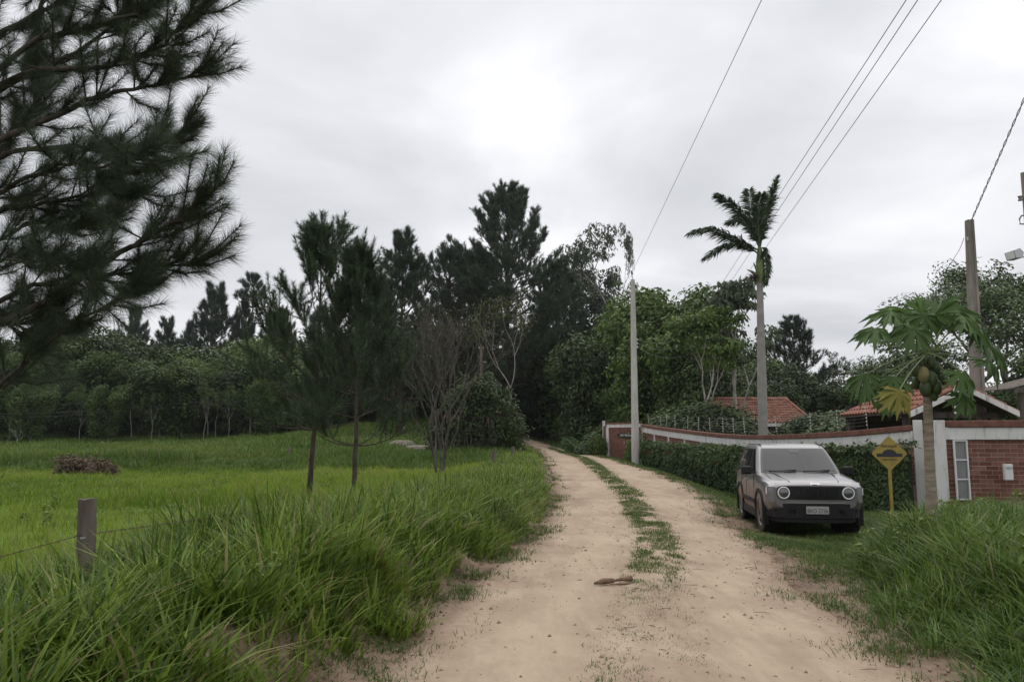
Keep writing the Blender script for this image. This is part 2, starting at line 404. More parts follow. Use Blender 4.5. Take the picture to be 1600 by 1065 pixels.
rg = np.random.default_rng(7)
def tussocks(cx, cy, nb, Lm, spread, wd, tilt=None, tbase=None, lean=(.05, .55), curve=(.1, .6)):
    n = len(cx); k = rg.poisson(nb, n).clip(2); idx = np.repeat(np.arange(n), k); N_ = len(idx)
    az = rg.uniform(0, 2 * np.pi, N_)
    rr = spread[idx] * np.sqrt(rg.uniform(0, 1, N_)) if np.ndim(spread) else spread * np.sqrt(rg.uniform(0, 1, N_))
    x = cx[idx] + rr * np.cos(az); y = cy[idx] + rr * np.sin(az)
    az2 = az + rg.normal(0, .7, N_)
    if tilt is not None:      # lean the heads towards one heading
        az2 = np.where(rg.uniform(0, 1, N_) < .5, tilt[idx] + rg.normal(0, .8, N_), az2)
    Ln = Lm[idx] * rg.uniform(.35, 1.15, N_)
    P = np.stack([x, y, terrain(x, y) - .01], -1)
    tb = (rg.uniform(.15, .75, n) if tbase is None else tbase)[idx] + rg.normal(0, .20, N_)
    tb = np.clip(tb, 0, np.where(tb > 1.1, 1.0, .95)); tb = np.where(rg.uniform(0, 1, N_) < .025, 1.0, tb)
    return blades(P, Ln, az2, rg.uniform(*lean, N_), rg.uniform(*curve, N_), wd[idx] * rg.uniform(.7, 1.25, N_), tb)
def scatter(x0, x1, y0, y1, n, keep):
    x = rg.uniform(x0, x1, n); y = rg.uniform(y0, y1, n); k = rg.uniform(0, 1, n) < keep(x, y); return x[k], y[k]
def grass_obj(name, label, parts, mat, cat='grass'):
    A = Acc()
    for V, Q_, T, t in parts: A.add(V, Q_, T, t)
    o = A.build(name, mat, smooth=True); return tag(o, label, cat, kind='stuff')

# -- tall grass on the left bank
def keep_left(x, y):
    s = el(y) - x
    return sstep(.2, .5, s + .5 * (fbm(x * 1.1, y * 1.1, 71) - .5)) * (1 - sstep(2.1, 3.0, s + 1.2 * (fbm(x * .5, y * .5, 72) - .5))) 
P_ = []
for (y0, y1, n, nb, wd) in ((2.6, 8, 640, 40, .020), (8, 14, 850, 32, .022), (14, 24, 1400, 24, .025), (24, 46, 1500, 16, .036), (46, 64, 500, 12, .045)):
    x, y = scatter(-7.5, 2.2, y0, y1, n * 3, keep_left)
    Lm = (.45 + .55 * rg.uniform(0, 1, len(x)) ** 1.3) * np.interp(y, [3, 4.5, 6, 10, 22, 28, 45], [.66, .68, .80, .74, .58, .42, .40]) * (.6 + .4 * sstep(.4, 1.2, el(y) - x)) * (1 - .42 * sstep(1.3, 2.0, el(y) - x) * (1 - sstep(6.0, 7.5, y)))
    P_.append(tussocks(x, y, nb, Lm, .17, np.full(len(x), wd), None, np.clip(.0 + .8 * fbm(x * .7, y * .7, 74) + rg.normal(0, .24, len(x)) + .2 * sstep(10, 30, y), 0, 1), lean=(.02, .62), curve=(.02, .8)))
grass_obj('tall_grass', 'tall bright green grass along the fence on the bank beside the dirt road', P_, M_['grass_tall'])
# -- dry grass hanging over the cut edge of the left bank
P_ = []
for (y0, y1, n, wd) in ((3, 9, 700, .007), (9, 18, 800, .010), (18, 34, 500, .016)):
    x, y = scatter(-2.2, 1.6, y0, y1, n * 3, lambda x, y: sstep(.22, .4, el(y) - x) * (1 - sstep(.6, .85, el(y) - x)) * sstep(.40, .6, fbm(x * 1.5, y * 1.5, 92)))
    P_.append(tussocks(x, y, 11, rg.uniform(.18, .42, len(x)), .08, np.full(len(x), wd), np.full(len(x), -.2), np.where(rg.uniform(0, 1, len(x)) < .6, 1.4, .35), lean=(.3, .9), curve=(.4, 1.1)))
grass_obj('dry_grass', 'dry straw and hanging grass along the cut edge of the left bank', P_, M_['grass_tall'])
# -- tall dark grass on the right bank
def keep_right(x, y):
    t = x - np.interp(y, MY, MX)
    return sstep(-.05 - .3 * (y < 8), .35 - .3 * (y < 8), t + .5 * (fbm(x * 1.2, y * 1.2, 75) - .5)) * (1 - sstep(17.5, 19, y))
P_ = []
for (x0, x1, y0, y1, n, nb, wd) in ((3, 9, 3.0, 8, 900, 32, .012), (3.5, 12, 8, 12, 1100, 28, .015), (4.5, 14, 12, 19.5, 900, 20, .022)):
    x, y = scatter(x0, x1, y0, y1, n * 2, keep_right)
    t = x - np.interp(y, MY, MX)
    Lm = (.20 + .36 * rg.uniform(0, 1, len(x)) ** 1.5) * (.55 + .45 * sstep(0, 1.0, t)) * np.where(y > 13, .8, 1)
    P_.append(tussocks(x, y, nb, Lm, .15, np.full(len(x), wd), None, np.clip(.75 * fbm(x * .6, y * .6, 77) + rg.normal(0, .2, len(x)), 0, 1), lean=(.05, .7), curve=(.1, .9)))
grass_obj('bank_grass', 'dark green unmown grass on the bank round the papaya tree', P_, M_['grass_right'])
# -- pasture
def keep_past(x, y):
    s = el(y) - x; return sstep(2.2, 3.8, s) * (np.abs(x) < .75 * y + 4)
P_ = []
for (y0, y1, n, nb, wd, h) in ((8, 18, 3600, 7, .012, .26), (18, 36.5, 7800, 7, .022, .30)):
    x, y = scatter(-30, 1, y0, y1, n * 2, keep_past)
    f = fbm(x * .25, y * .25, 78)
    Lm = h * (.35 + 1.3 * fbm(x * .5, y * .5, 79) ** 1.5 + .5 * (rg.uniform(0, 1, len(x)) > .93))
    P_.append(tussocks(x, y, nb, Lm, .2, np.full(len(x), wd), None, np.clip(-.25 + 1.5 * f + rg.normal(0, .16, len(x)), 0, 1), lean=(.05, .5), curve=(0, .4)))
grass_obj('pasture_grass', 'short yellow-green pasture grass inside the wire fence', P_, M_['grass_pasture'])
# -- rough grass beyond the pasture
def keep_rough(x, y):
    s = np.interp(y, RY, RL) - x; return sstep(1.0, 3.0, s) * (np.abs(x) < .72 * y + 4)
P_ = []
for (y0, y1, n, nb, wd, h) in ((35.5, 46, 4800, 8, .035, .62), (46, 100, 7200, 8, .06, .62)):
    x, y = scatter(-64, 1, y0, y1, n * 2, keep_rough)
    Lm = h * (.15 + 1.5 * fbm(x * .35, y * .35, 80) ** 1.5)
    P_.append(tussocks(x, y, nb, Lm, .35, np.full(len(x), wd), None, np.clip(-.35 + 1.6 * fbm(x * .22, y * .22, 81) + rg.normal(0, .15, len(x)) - .3 * np.exp(-((y - 38) / 2.2) ** 2), 0, 1), lean=(.05, .5), curve=(0, .5)))  # bank step's shadow band and darker grass put into the blade tint
grass_obj('rough_grass', 'rough green grass on the rise in front of the wood', P_, M_['grass_rough'])
# -- lawn strip on the right, road crown and weedy shoulders
P_ = []
def keep_lawn(x, y):
    t = x - er(y); lim = np.interp(y, [8, 14, 18.5, 22, 27, 40, 55], [9, 9, 9.3, 8.3, 7.4, 6.8, 6.6])
    return sstep(.0, .7, t + 1.1 * (fbm(x * 1.4, y * 1.4, 82) - .5)) * (x < lim + .2) * sstep(.6, 1.25, np.hypot((x - 4.75) / .85, (y - 15.6) / 3.0))
for (x0, x1, y0, y1, n, nb, wd, h) in ((3, 6.5, 8.0, 14, 3600, 9, .007, .085), (4, 9.5, 14, 24, 6000, 8, .011, .09), (4.5, 9, 24, 60, 6500, 7, .024, .13), (-8, 30, 60, 110, 3000, 8, .07, .35)):
    x, y = scatter(x0, x1, y0, y1, n * 2, keep_lawn if y0 < 60 else (lambda x, y: sstep(0, .8, x - np.interp(y, RY, RR)) * 1.0))
    P_.append(tussocks(x, y, nb, h * (.5 + fbm(x, y, 83)), .13 if y0 < 24 else .3, np.full(len(x), wd), None, np.clip(.9 * fbm(x * .7, y * .7, 84), 0, 1), lean=(.1, .8), curve=(0, .5)))
grass_obj('lawn_grass', 'short green verge grass between the road and the hedge', P_, M_['grass_short'])
P_ = []
def keep_mid(x, y):
    d = np.abs(x - rc(y) - .18 * (fbm(y * .7, y * 0, 85) - .5)); wdt = np.interp(y, [4, 6.5, 9, 12, 30, 60], [.42, .42, .32, .33, .33, .26])
    f = fbm(x * 3.0, y * 1.6, 86); lo = np.interp(y, [5, 7.5, 8.6, 10, 40], [.46, .43, .38, .34, .30])
    return (1 - sstep(wdt * .55, wdt * 1.25, d)) * sstep(lo, lo + .10, f)
for (y0, y1, n, nb, wd, h) in ((4, 9, 2600, 10, .006, .05), (9, 20, 4200, 12, .009, .07), (20, 62, 6500, 9, .018, .085)):
    x, y = scatter(0, 4.6, y0, y1, n * 4, keep_mid)
    P_.append(tussocks(x, y, nb, h * (.5 + fbm(x, y, 87)), .055 if y0 < 20 else .1, np.full(len(x), wd), None, np.clip(.05 + .8 * fbm(x * .9, y * .9, 88), 0, 1), lean=(.2, .95), curve=(0, .4)))
grass_obj('crown_grass', 'low grass strip growing between the two wheel tracks', P_, M_['grass_short'])
P_ = []
def keep_sh(x, y):
    s = el(y) - x; t = x - er(y)
    l = sstep(-.55, .1, s) * (1 - sstep(.55, .8, s)); r = sstep(-.6, .3, t) * (1 - sstep(-.1, .3, x - np.interp(y, MY, MX))) * (y < 13) + sstep(-.5, 0, t) * (1 - sstep(.1, .5, t)) * (y >= 13)
    return np.clip(l + r, 0, 1) * sstep(.46, .58, fbm(x * 1.9, y * 1.9, 89))
for (y0, y1, n, nb, wd, h) in ((3.5, 9, 3000, 8, .007, .10), (9, 22, 3600, 8, .010, .12), (22, 60, 2600, 7, .02, .14)):
    x, y = scatter(-2.2, 6.5, y0, y1, n * 4, keep_sh)
    P_.append(tussocks(x, y, nb, h * (.35 + 1.1 * fbm(x * 2, y * 2, 90)), .07, np.full(len(x), wd), None, np.clip(.85 * fbm(x * .9, y * .9, 91), 0, 1), lean=(.1, .9), curve=(0, .5)))
grass_obj('shoulder_weeds', 'sparse weeds and grass tufts on the bare road shoulders', P_, M_['grass_short'])

# -- broad-leaved weeds in the verges (built once the leaf helpers exist)
def verge_weeds():
    r = np.random.default_rng(17); A = Acc()
    for (x0, x1, y0, y1, n, kp) in ((3.2, 9, 4, 17, 450, lambda x, y: sstep(-.2, .2, x - np.interp(y, MY, MX)) * .22), (-5, 2, 3, 30, 900, lambda x, y: sstep(.3, .6, el(y) - x) * (1 - sstep(1.6, 2.4, el(y) - x)) * .12), (-24, -3, 12, 36, 900, lambda x, y: .16 * (np.abs(x) < .7 * y))):
        x, y = scatter(x0, x1, y0, y1, n, kp); z = terrain(x, y); m = len(x); h = r.uniform(.12, .42, m) * (1 if x0 > -20 else .8)
        tips = np.concatenate([np.column_stack([x, y, z + h * k]) for k in (.45, .8, 1.0)])
        clump_leaves(A, r, tips, 9, .11, .10, .045, flat=.7, droop=.3, tint=(.2, 1))
    o = A.build('broadleaf_weeds', M_['leaf_light']); tag(o, 'scattered broad-leaved weeds growing among the verge grass', 'weeds', kind='stuff')

# ================================================================ plant generators
def leaf_quads(Cn, D, Nn, ln, wd, fold=.15):
    S = unit(np.cross(D, Nn)); n = len(Cn); ln = np.broadcast_to(ln, (n,)); wd = np.broadcast_to(wd, (n,))
    m = Cn + D * (ln * .45)[:, None]
    up = Nn * (wd * fold)[:, None]
    V = np.stack([Cn, m + S * (wd / 2)[:, None] + up, Cn + D * ln[:, None], m - S * (wd / 2)[:, None] + up], 1)
    return V.reshape(-1, 3), np.arange(n * 4).reshape(-1, 4)
def rand_dir(r, n, up=0.0):
    v = r.normal(0, 1, (n, 3)); v[:, 2] += up; return unit(v)
def clump_leaves(A, r, tips, n, rad, ln, wd, flat=.75, up=.3, droop=0., tint=(.0, 1.), shell=.45):
    tips = np.asarray(tips); m = len(tips)
    if m == 0: return
    k = np.repeat(np.arange(m), n); N_ = len(k)
    rad_ = (rad * r.uniform(.6, 1.25, m))[k]
    d = rand_dir(r, N_); q = r.uniform(shell, 1, N_) ** .6
    off = d * (rad_ * q)[:, None]; off[:, 2] *= flat
    P = tips[k] + off
    nrm = unit(d * .7 + rand_dir(r, N_) * .6 + np.array([0, 0, up + .3]))
    dr = unit(np.cross(nrm, rand_dir(r, N_)) + np.array([0, 0, -droop]))
    t0 = r.uniform(tint[0], tint[1], m)[k] * .65 + .35 * r.uniform(0, 1, N_)
    V, Q_ = leaf_quads(P, dr, nrm, ln * r.uniform(.7, 1.3, N_), wd * r.uniform(.7, 1.3, N_))
    A.add(V, Q_, None, np.repeat(t0, 4))
def grow(r, B, tips, p, d, Lg, rad, lev, maxlev, fork=(2, 4), ang=(.35, .8), shrink=(.62, .82), trop=.12, wob=.12, along=True, sides=(7, 6, 5, 4, 3), tt=None, minr=.006, mid_tip=True):
    n = 4; P = [np.array(p, float)]; dd = np.array(d, float)
    for i in range(n):
        dd = unit(dd + r.normal(0, wob, 3) + np.array([0, 0, trop])); P.append(P[-1] + dd * Lg / n)
    r1 = max(rad * (.62 if lev < maxlev else .35), minr)
    V, Q_ = tube(np.array(P), np.linspace(rad, r1, n + 1), sides[min(lev, len(sides) - 1)]); B.add(V, Q_)
    if lev >= maxlev:
        tips.append(P[-1]); 
        if mid_tip: tips.append(P[-3])
        return
    k = r.integers(fork[0], fork[1] + 1); a0 = r.uniform(0, 6.28)
    for j in range(k):
        a = r.uniform(*ang); az = a0 + 6.283 * j / k + r.uniform(-.5, .5)
        ref = np.array([1., 0, 0]) if abs(dd[0]) < .8 else np.array([0, 1., 0])
        s1 = unit(np.cross(dd, ref)); s2 = np.cross(dd, s1)
        nd_ = unit(dd * math.cos(a) + (s1 * math.cos(az) + s2 * math.sin(az)) * math.sin(a))
        q = P[-1] if (j < 2 or not along) else P[r.integers(2, n)]
        grow(r, B, tips, q, nd_, Lg * r.uniform(*shrink), r1 * .85, lev + 1, maxlev, fork, ang, shrink, trop, wob, along, sides, tt, minr, mid_tip)
def broadleaf(name, label, cat, group, seed, H, trunk_f, trunk_r, mat_l, mat_b, lev=3, fork=(3, 4), ang=(.4, .95), trop=.08, shrink=(.6, .8), clump=(60, .9, .28, .18), flat=.75, width=1.0, stems=1, first=.34, droop=.1, low=0, part_crown='crown', pull=0, **kw):
    r = np.random.default_rng(seed); B = Acc(); tips = []
    for s in range(stems):
        a = 6.28 * s / stems + r.uniform(-.4, .4); lean_ = 0 if stems == 1 else r.uniform(.15, .4)
        d = unit(np.array([math.cos(a) * lean_, math.sin(a) * lean_, 1]) + r.normal(0, .05, 3))
        base = np.array([math.cos(a), math.sin(a), 0]) * (0 if stems == 1 else .12) + np.array([0, 0, -.15])
        grow(r, B, tips, base, d, H * trunk_f, trunk_r * (1 if stems == 1 else .7), 0, lev, fork, ang, shrink, trop, sides=(8, 6, 5, 4, 3), **kw)
    tips = np.array(tips)
    if low:      # leafy skirt so that the crown reaches lower
        ex = tips[r.integers(0, len(tips), low)].copy(); ex[:, 2] *= r.uniform(.25, .75, low); ex[:, :2] *= r.uniform(.6, 1.0, (low, 1)); tips = np.concatenate([tips, ex])
    A = Acc(); clump_leaves(A, r, tips, clump[0], clump[1], clump[2], clump[3], flat=flat, droop=droop)
    ce = np.concatenate(A.V).mean(0)                 # keep the crown over its foot
    for acc in (A, B): acc.V = [v - np.array([1, 1, 0]) * (ce[:2].tolist() + [0]) * np.clip(v[:, 2:3] / ce[2], 0, None) * .85 for v in acc.V]
    if pull:                                         # draw far-flung limbs in towards the axis
        for acc in (A, B): acc.V = [v * np.concatenate([np.repeat(pull * np.tanh(np.hypot(v[:, :1], v[:, 1:2]) / pull) / (np.hypot(v[:, :1], v[:, 1:2]) + 1e-6), 2, 1), np.ones((len(v), 1))], 1) for v in acc.V]
    top = max(np.concatenate(A.V)[:, 2].max(), 1e-3); k = H / top
    root = thing(name, label, cat, group=group)
    for acc in (A, B): acc.V = [v * np.array([k * width, k * width, k]) for v in acc.V]
    A.build(part_crown, mat_l, root); B.build('trunk', mat_b, root, smooth=True)
    root['H'] = H; return root
def needles(A, r, P, D, ln, nl, n, wd, spread=(.45, .95), tint=(0, 1), droop=.0):
    """bottle-brush shoots: P roots, D axes, ln shoot length, nl needle length, n needles each"""
    m = len(P); k = np.repeat(np.arange(m), n); N_ = len(k)
    t = r.uniform(0, 1, N_) ** .8
    ax = D[k]; s1 = unit(np.cross(ax, np.where(np.abs(ax[:, 2:3]) < .9, np.array([0, 0, 1.]), np.array([1., 0, 0])))); s2 = np.cross(ax, s1)
    az = r.uniform(0, 6.283, N_); a = r.uniform(*spread, N_) * (1 - .38 * np.clip((t - .7) / .3, 0, 1))
    dr = ax * np.cos(a)[:, None] + (s1 * np.cos(az)[:, None] + s2 * np.sin(az)[:, None]) * np.sin(a)[:, None]
    base = P[k] + ax * (np.asarray(ln)[k] * t)[:, None] if np.ndim(ln) else P[k] + ax * (ln * t)[:, None]
    l = nl * r.uniform(.75, 1.15, N_)
    tip = base + dr * l[:, None]; tip[:, 2] -= droop * l
    sd = unit(np.cross(dr, rand_dir(r, N_))) * (wd / 2)
    V = np.stack([base - sd, base + sd, tip], 1)
    t0 = np.clip(r.uniform(tint[0], tint[1], m)[k] * .6 + .4 * r.uniform(0, 1, N_), 0, 1)
    A.add(V.reshape(-1, 3), None, np.arange(N_ * 3).reshape(-1, 3), np.repeat(t0, 3))
def young_pine(name, label, seed, H, rad, group=None, nl=.19, n=95, wd=.007, whorl=.55, low=.28, reach=.30, mat='pine_needles', loc=(0, 0, 0), up=.35, forkend=3, cat='tree'):
    r = np.random.default_rng(seed); B = Acc(); SP = []; SD = []; SL = []
    zz = np.linspace(-.2, H - .5, 14); bend = np.cumsum(r.normal(0, .035, (14, 2)), 0) * H / 9
    TP = np.column_stack([bend, zz]); V, Q_ = tube(TP, np.linspace(rad, .02, 14), 8); B.add(V, Q_)
    ts = lambda z: np.array([np.interp(z, zz, bend[:, 0]), np.interp(z, zz, bend[:, 1]), z])
    z = H * low
    while z < H - .35:
        f = (z - H * low) / (H * (1 - low)); k = r.integers(4, 7); a0 = r.uniform(0, 6.28)
        for j in range(k):
            az = a0 + 6.283 * j / k + r.uniform(-.4, .4)
            Lb = H * reach * (1.0 - .80 * f ** 1.15) * r.uniform(.65, 1.1) * min(1, .8 + 1.5 * f)
            el_ = .12 + .8 * f + r.uniform(-.15, .2)
            d = np.array([math.cos(az) * math.cos(el_), math.sin(az) * math.cos(el_), math.sin(el_)])
            P = [ts(z)]; m = 5
            for i in range(m):
                d = unit(d + np.array([0, 0, up * (i / m)]) + r.normal(0, .06, 3)); P.append(P[-1] + d * Lb / m)
            P = np.array(P); V, Q_ = tube(P, np.linspace(max(.012, rad * .28 * (1 - f * .6)), .008, m + 1), 4); B.add(V, Q_)
            SP.append(P[-2]); SD.append(unit(P[-1] - P[-2])); SL.append(min(.65, Lb * .5))
            for i in range(3, m + 1):
                for _ in range(forkend):
                    sd = unit(d * r.uniform(.4, 1) + r.normal(0, .42, 3) + np.array([0, 0, .75])); l = r.uniform(.45, 1.05) * (.55 + .5 * (1 - f * .5))
                    q = P[i] - (P[i] - P[i - 1]) * r.uniform(0, 1)
                    V, Q_ = tube(np.array([q, q + sd * l * .5, q + sd * l]), [.010, .008, .005], 3); B.add(V, Q_)
                    SP.append(q + sd * l * .15); SD.append(sd); SL.append(l)
        z += whorl * r.uniform(.75, 1.2) * (1 - .35 * f)
    SP.append(ts(H - .7)); SD.append(np.array([0, 0, 1.])); SL.append(.7)
    for j in range(5):
        az = j * 1.256; SP.append(ts(H - .75)); SD.append(unit(np.array([math.cos(az) * .45, math.sin(az) * .45, 1]))); SL.append(.5)
    A = Acc(); needles(A, r, np.array(SP), np.array(SD), np.array(SL), nl, n, wd, spread=(.65, 1.2))
    root = thing(name, label, cat, loc, group=group)
    A.build('crown', M_[mat], root); B.build('trunk', M_['pine_bark'], root, smooth=True); root['H'] = float(np.concatenate(A.V)[:, 2].max())
    return root
def old_pine(name, label, seed, H, group, low=.25, reach=.24, dens=1.0, mat='pine_far', cat='tree', nl=.42, wd=.035, n=36, irregular=.3, conic=1.0):
    r = np.random.default_rng(seed); B = Acc(); SP = []; SD = []
    zz = np.linspace(-.3, H - .6, 12); bend = np.cumsum(r.normal(0, .05, (12, 2)), 0)
    V, Q_ = tube(np.column_stack([bend, zz]), np.linspace(H * .014, .04, 12), 7); B.add(V, Q_)
    ts = lambda z: np.array([np.interp(z, zz, bend[:, 0]), np.interp(z, zz, bend[:, 1]), z])
    z = H * low
    while z < H - .4:
        f = (z - H * low) / (H * (1 - low)); k = r.integers(4, 7); a0 = r.uniform(0, 6.28)
        for j in range(k):
            az = a0 + 6.283 * j / k + r.uniform(-.5, .5)
            Lb = H * reach * (1 - f ** (1.1 * conic)) ** .8 * r.uniform(1 - irregular, 1 + irregular) + .4
            el_ = -.05 + .75 * f + r.uniform(-.15, .2)
            d = np.array([math.cos(az) * math.cos(el_), math.sin(az) * math.cos(el_), math.sin(el_)])
            P = [ts(z)]; m = 6
            for i in range(m): d = unit(d + np.array([0, 0, .10]) + r.normal(0, .08, 3)); P.append(P[-1] + d * Lb / m)
            P = np.array(P); V, Q_ = tube(P, np.linspace(.09 * (1 - .6 * f) + .02, .015, m + 1), 4); B.add(V, Q_)
            nt_ = int((3 + Lb * 3.2) * dens)
            for _ in range(nt_):
                u = r.uniform(.25, 1) ** .7; i = min(int(u * m), m - 1); q = P[i] + (P[i + 1] - P[i]) * (u * m - i)
                side = np.cross(d, [0, 0, 1]) * r.normal(0, .28) * Lb * (1.15 - u)
                q = q + side + np.array([0, 0, r.uniform(0, .35)])
                SP.append(q); SD.append(unit(d * .5 + r.normal(0, .4, 3) + np.array([0, 0, .75])))
        z += r.uniform(.55, .95) * (H / 20) ** .5
    for j in range(6): SP.append(ts(H - .8)); SD.append(unit(np.array([r.normal(0, .3), r.normal(0, .3), 1])))
    A = Acc(); needles(A, r, np.array(SP), np.array(SD), np.full(len(SP), .55), nl, n, wd, spread=(.3, 1.1))
    root = thing(name, label, cat, group=group)
    A.build('crown', M_[mat], root); B.build('trunk', M_['pine_bark'], root, smooth=True); root['H'] = float(np.concatenate(A.V)[:, 2].max())
    return root
def place(proto, used, px, topy, Y, label=None, group=None, squash=1.0, rz=None, dx=0):
    """a copy of a prototype, rooted on the ground and as tall as the picture shows"""
    o = proto if not used.get(proto.name) else copy_tree(proto); used[proto.name] = 1
    t = at(px, topy, Y); z = gz(t[0], Y); h = max(t[2] - z, .3); k = h / proto['H']
    o.location = (float(t[0]) + dx, Y, z); o.scale = (k * squash, k * squash, k)
    o.rotation_euler = (0, 0, RND.uniform(0, 6.28) if rz is None else rz)
    if label: o['label'] = label
    if group: o['group'] = group
    elif 'group' in o and label: del o['group']
    return o
RND = random.Random(5); USED = {}

verge_weeds()

# ================================================================ the big pine hanging in from the left
def near_pine():
    r = np.random.default_rng(21); tx, ty = -7.0, 8.3; base = np.array([tx, ty, gz(tx, ty)])
    root = thing('pine_tree', 'large pine with long drooping needles, its branches reaching over the wire fence', 'tree', base)
    Hh = 11.5; zz = np.linspace(-.3, Hh, 16); bend = np.cumsum(r.normal(0, .03, (16, 2)), 0)
    V, Q_ = tube(np.column_stack([bend, zz]), np.linspace(.22, .03, 16), 12)
    nmesh('trunk', V, Q_, None, M_['pine_bark'], root, True, np.full(len(V), .5))
    paths = [([(-234, 330), (0, 135), (110, 98), (200, 45), (245, -25)], 8.2, .032), ([(-234, 300), (20, 112), (190, 106), (290, 72), (372, 2)], 7.6, .030),
             ([(-234, 360), (0, 215), (150, 160), (215, 142), (300, 132), (402, 92)], 7.9, .032), ([(-234, 430), (0, 235), (120, 226), (200, 238), (280, 236), (325, 205)], 8.8, .028),
             ([(-234, 450), (0, 300), (100, 255), (180, 262), (250, 250)], 7.4, .024), ([(-234, 520), (0, 326), (90, 318), (170, 302), (238, 300)], 8.5, .024),
             ([(-234, 640), (0, 508), (115, 452), (210, 398), (262, 370), (312, 350), (384, 298)], 7.7, .040), ([(-234, 600), (0, 470), (90, 436), (200, 430), (290, 420), (352, 408)], 8.2, .026),
             ([(-234, 740), (-20, 620), (60, 552), (130, 505), (195, 474), (240, 458)], 8.0, .018), ([(-234, 520), (0, 405), (70, 410), (140, 420)], 7.2, .02),
             ([(-234, 200), (60, -90), (80, -20), (62, 70)], 8.6, .02), ([(-234, 250), (20, 40), (130, -10), (240, -50)], 8.8, .03), ([(-234, 400), (-40, 280), (40, 200), (75, 130)], 8.9, .018),
             ([(-234, 560), (-30, 390), (60, 345), (120, 360), (180, 335)], 9.0, .022), ([(-234, 300), (60, 60), (170, 40), (260, 20), (300, -40)], 8.0, .028), ([(-234, 620), (-60, 520), (10, 500), (50, 520), (90, 480)], 8.6, .02)]
    specs = []; paths = [([(px if px < 0 else px * .87, py) for px, py in pts], Yt, rad) for pts, Yt, rad in paths]
    for pts, Yt, rad in paths:
        n = len(pts); specs.append((np.array([at(px, py, 8.3 + (Yt - 8.3) * i / (n - 1)) for i, (px, py) in enumerate(pts)]), rad))
    for j in range(13):           # the rest of the tree, out of frame
        z = 2.6 + j * .68; az = 1.7 + j * 2.4; az = az if math.cos(az) < .35 else az + math.pi
        s = base + np.array([0, 0, z]); d = np.array([math.cos(az), math.sin(az), .35]); Lb = 3.6 * (1 - j / 18)
        specs.append((np.array([s, s + d * Lb * .35, s + d * Lb * .7 + [0, 0, .15], s + d * Lb + [0, 0, .5]]), .03))
    for bi, (P0, rad) in enumerate(specs):
        P0 = P0 - base
        # smooth resample
        n = len(P0); u = np.linspace(0, n - 1, 22); P = np.zeros((22, 3))
        for q in range(3):
            P[:, q] = np.interp(u, np.arange(n), P0[:, q])
        for _ in range(2): P[1:-1] = (P[:-2] + 2 * P[1:-1] + P[2:]) / 4
        P[1:-1] += r.normal(0, .012, (20, 3))
        B = Acc(); V, Q_ = tube(P, np.linspace(rad * 1.25, .008, 22), 6); B.add(V, Q_)
        SP = []; SD = []; SL = []
        T = unit(np.gradient(P, axis=0))
        full = bi < len(paths)
        for i in range(5, 22, 1):
            if r.uniform() < (.28 if i < 13 else .12): continue
            for s in range((2 if i < 15 else 3) if full else 1):
                d = unit(T[i] * r.uniform(.6, 1.1) + r.normal(0, .5, 3) * np.array([1, 1, .8]) + np.array([.1, 0, .22])); l = r.uniform(.28, .6)
                q = P[i]; m = q + d * l * .55 + np.array([0, 0, -.02]); e = m + unit(d + np.array([0, 0, .35])) * l * .6
                V, Q_ = tube(np.array([q, m, e]), [.010, .008, .006], 4); B.add(V, Q_)
                SP += [q + d * l * .22, m]; SD += [unit(m - q), unit(e - m)]; SL += [l * .35, l * .6]
        SP.append(P[-4]); SD.append(unit(P[-1] - P[-4])); SL.append(np.linalg.norm(P[-1] - P[-4]) + .1)
        A = Acc(); needles(A, r, np.array(SP), np.array(SD), np.array(SL), .20, 190 if full else 60, .0036 if full else .007, spread=(.5, 1.15), droop=.10)
        br = B.build('branch', M_['pine_bark'], root, smooth=True)
        A.build('needles', M_['pine_needles_near'], br)
    return root
near_pine()

# ================================================================ prototypes and placement
YP = 'young pines in the pasture'
t = young_pine('pine_tree', 'young pine in the pasture with a broad bushy crown and dark bare lower trunk', 31, 8.3, .095, whorl=.74, low=.26, reach=.43, nl=.19, n=150, wd=.015, forkend=3, up=.40)
place(t, USED, 497, 326, 21.8, squash=1.0, rz=.4)
t = young_pine('pine_tree', 'slim young pine in the pasture with a thin grey trunk and upright candle shoots', 32, 7.4, .085, whorl=.70, low=.24, reach=.34, nl=.17, n=150, wd=.014, forkend=3, up=.50)
place(t, USED, 563, 360, 19.4, squash=1.0, rz=2.0)

big = old_pine('pine_tree', 'tallest dark pine with a broad conical crown rising above the whole wood', 41, 26, None, low=.2, reach=.34, dens=2.6, irregular=.2, conic=1.5)
place(big, USED, 795, 279, 76, rz=1.0)
G1 = 'dark pines standing above the wood'
pA = old_pine('pine_tree', 'dark conical pine rising behind the two young pines in the pasture', 42, 18, None, low=.18, reach=.24, dens=2.2, conic=1.3)
place(pA, USED, 630, 350, 66, squash=.95, rz=0)
pB = old_pine('pine_tree', 'round-topped dark pine right beside the tallest pine', 43, 19, None, low=.15, reach=.32, dens=1.5, conic=1.9)
place(pB, USED, 705, 372, 78, rz=0)
place(pB, USED, 745, 385, 88, label='dark pine half hidden behind the tallest pine', rz=2)
place(pB, USED, 868, 392, 80, label='dark pine between the tallest pine and the pale eucalyptus', rz=4, squash=.8)
pC = old_pine('pine_tree', 'dark open pine with upright shoots above the broadleaf wood', 44, 13, 'pines above the wood behind the pasture', low=.25, reach=.27, dens=1.1, nl=.55, n=44, conic=1.4)
LG = 'dark open pine with upright shoots above the broadleaf wood'; GG = 'pines above the wood behind the pasture'
pD = old_pine('pine_tree', LG, 45, 13, GG, low=.2, reach=.26, dens=1.1, nl=.55, n=44, conic=1.2)
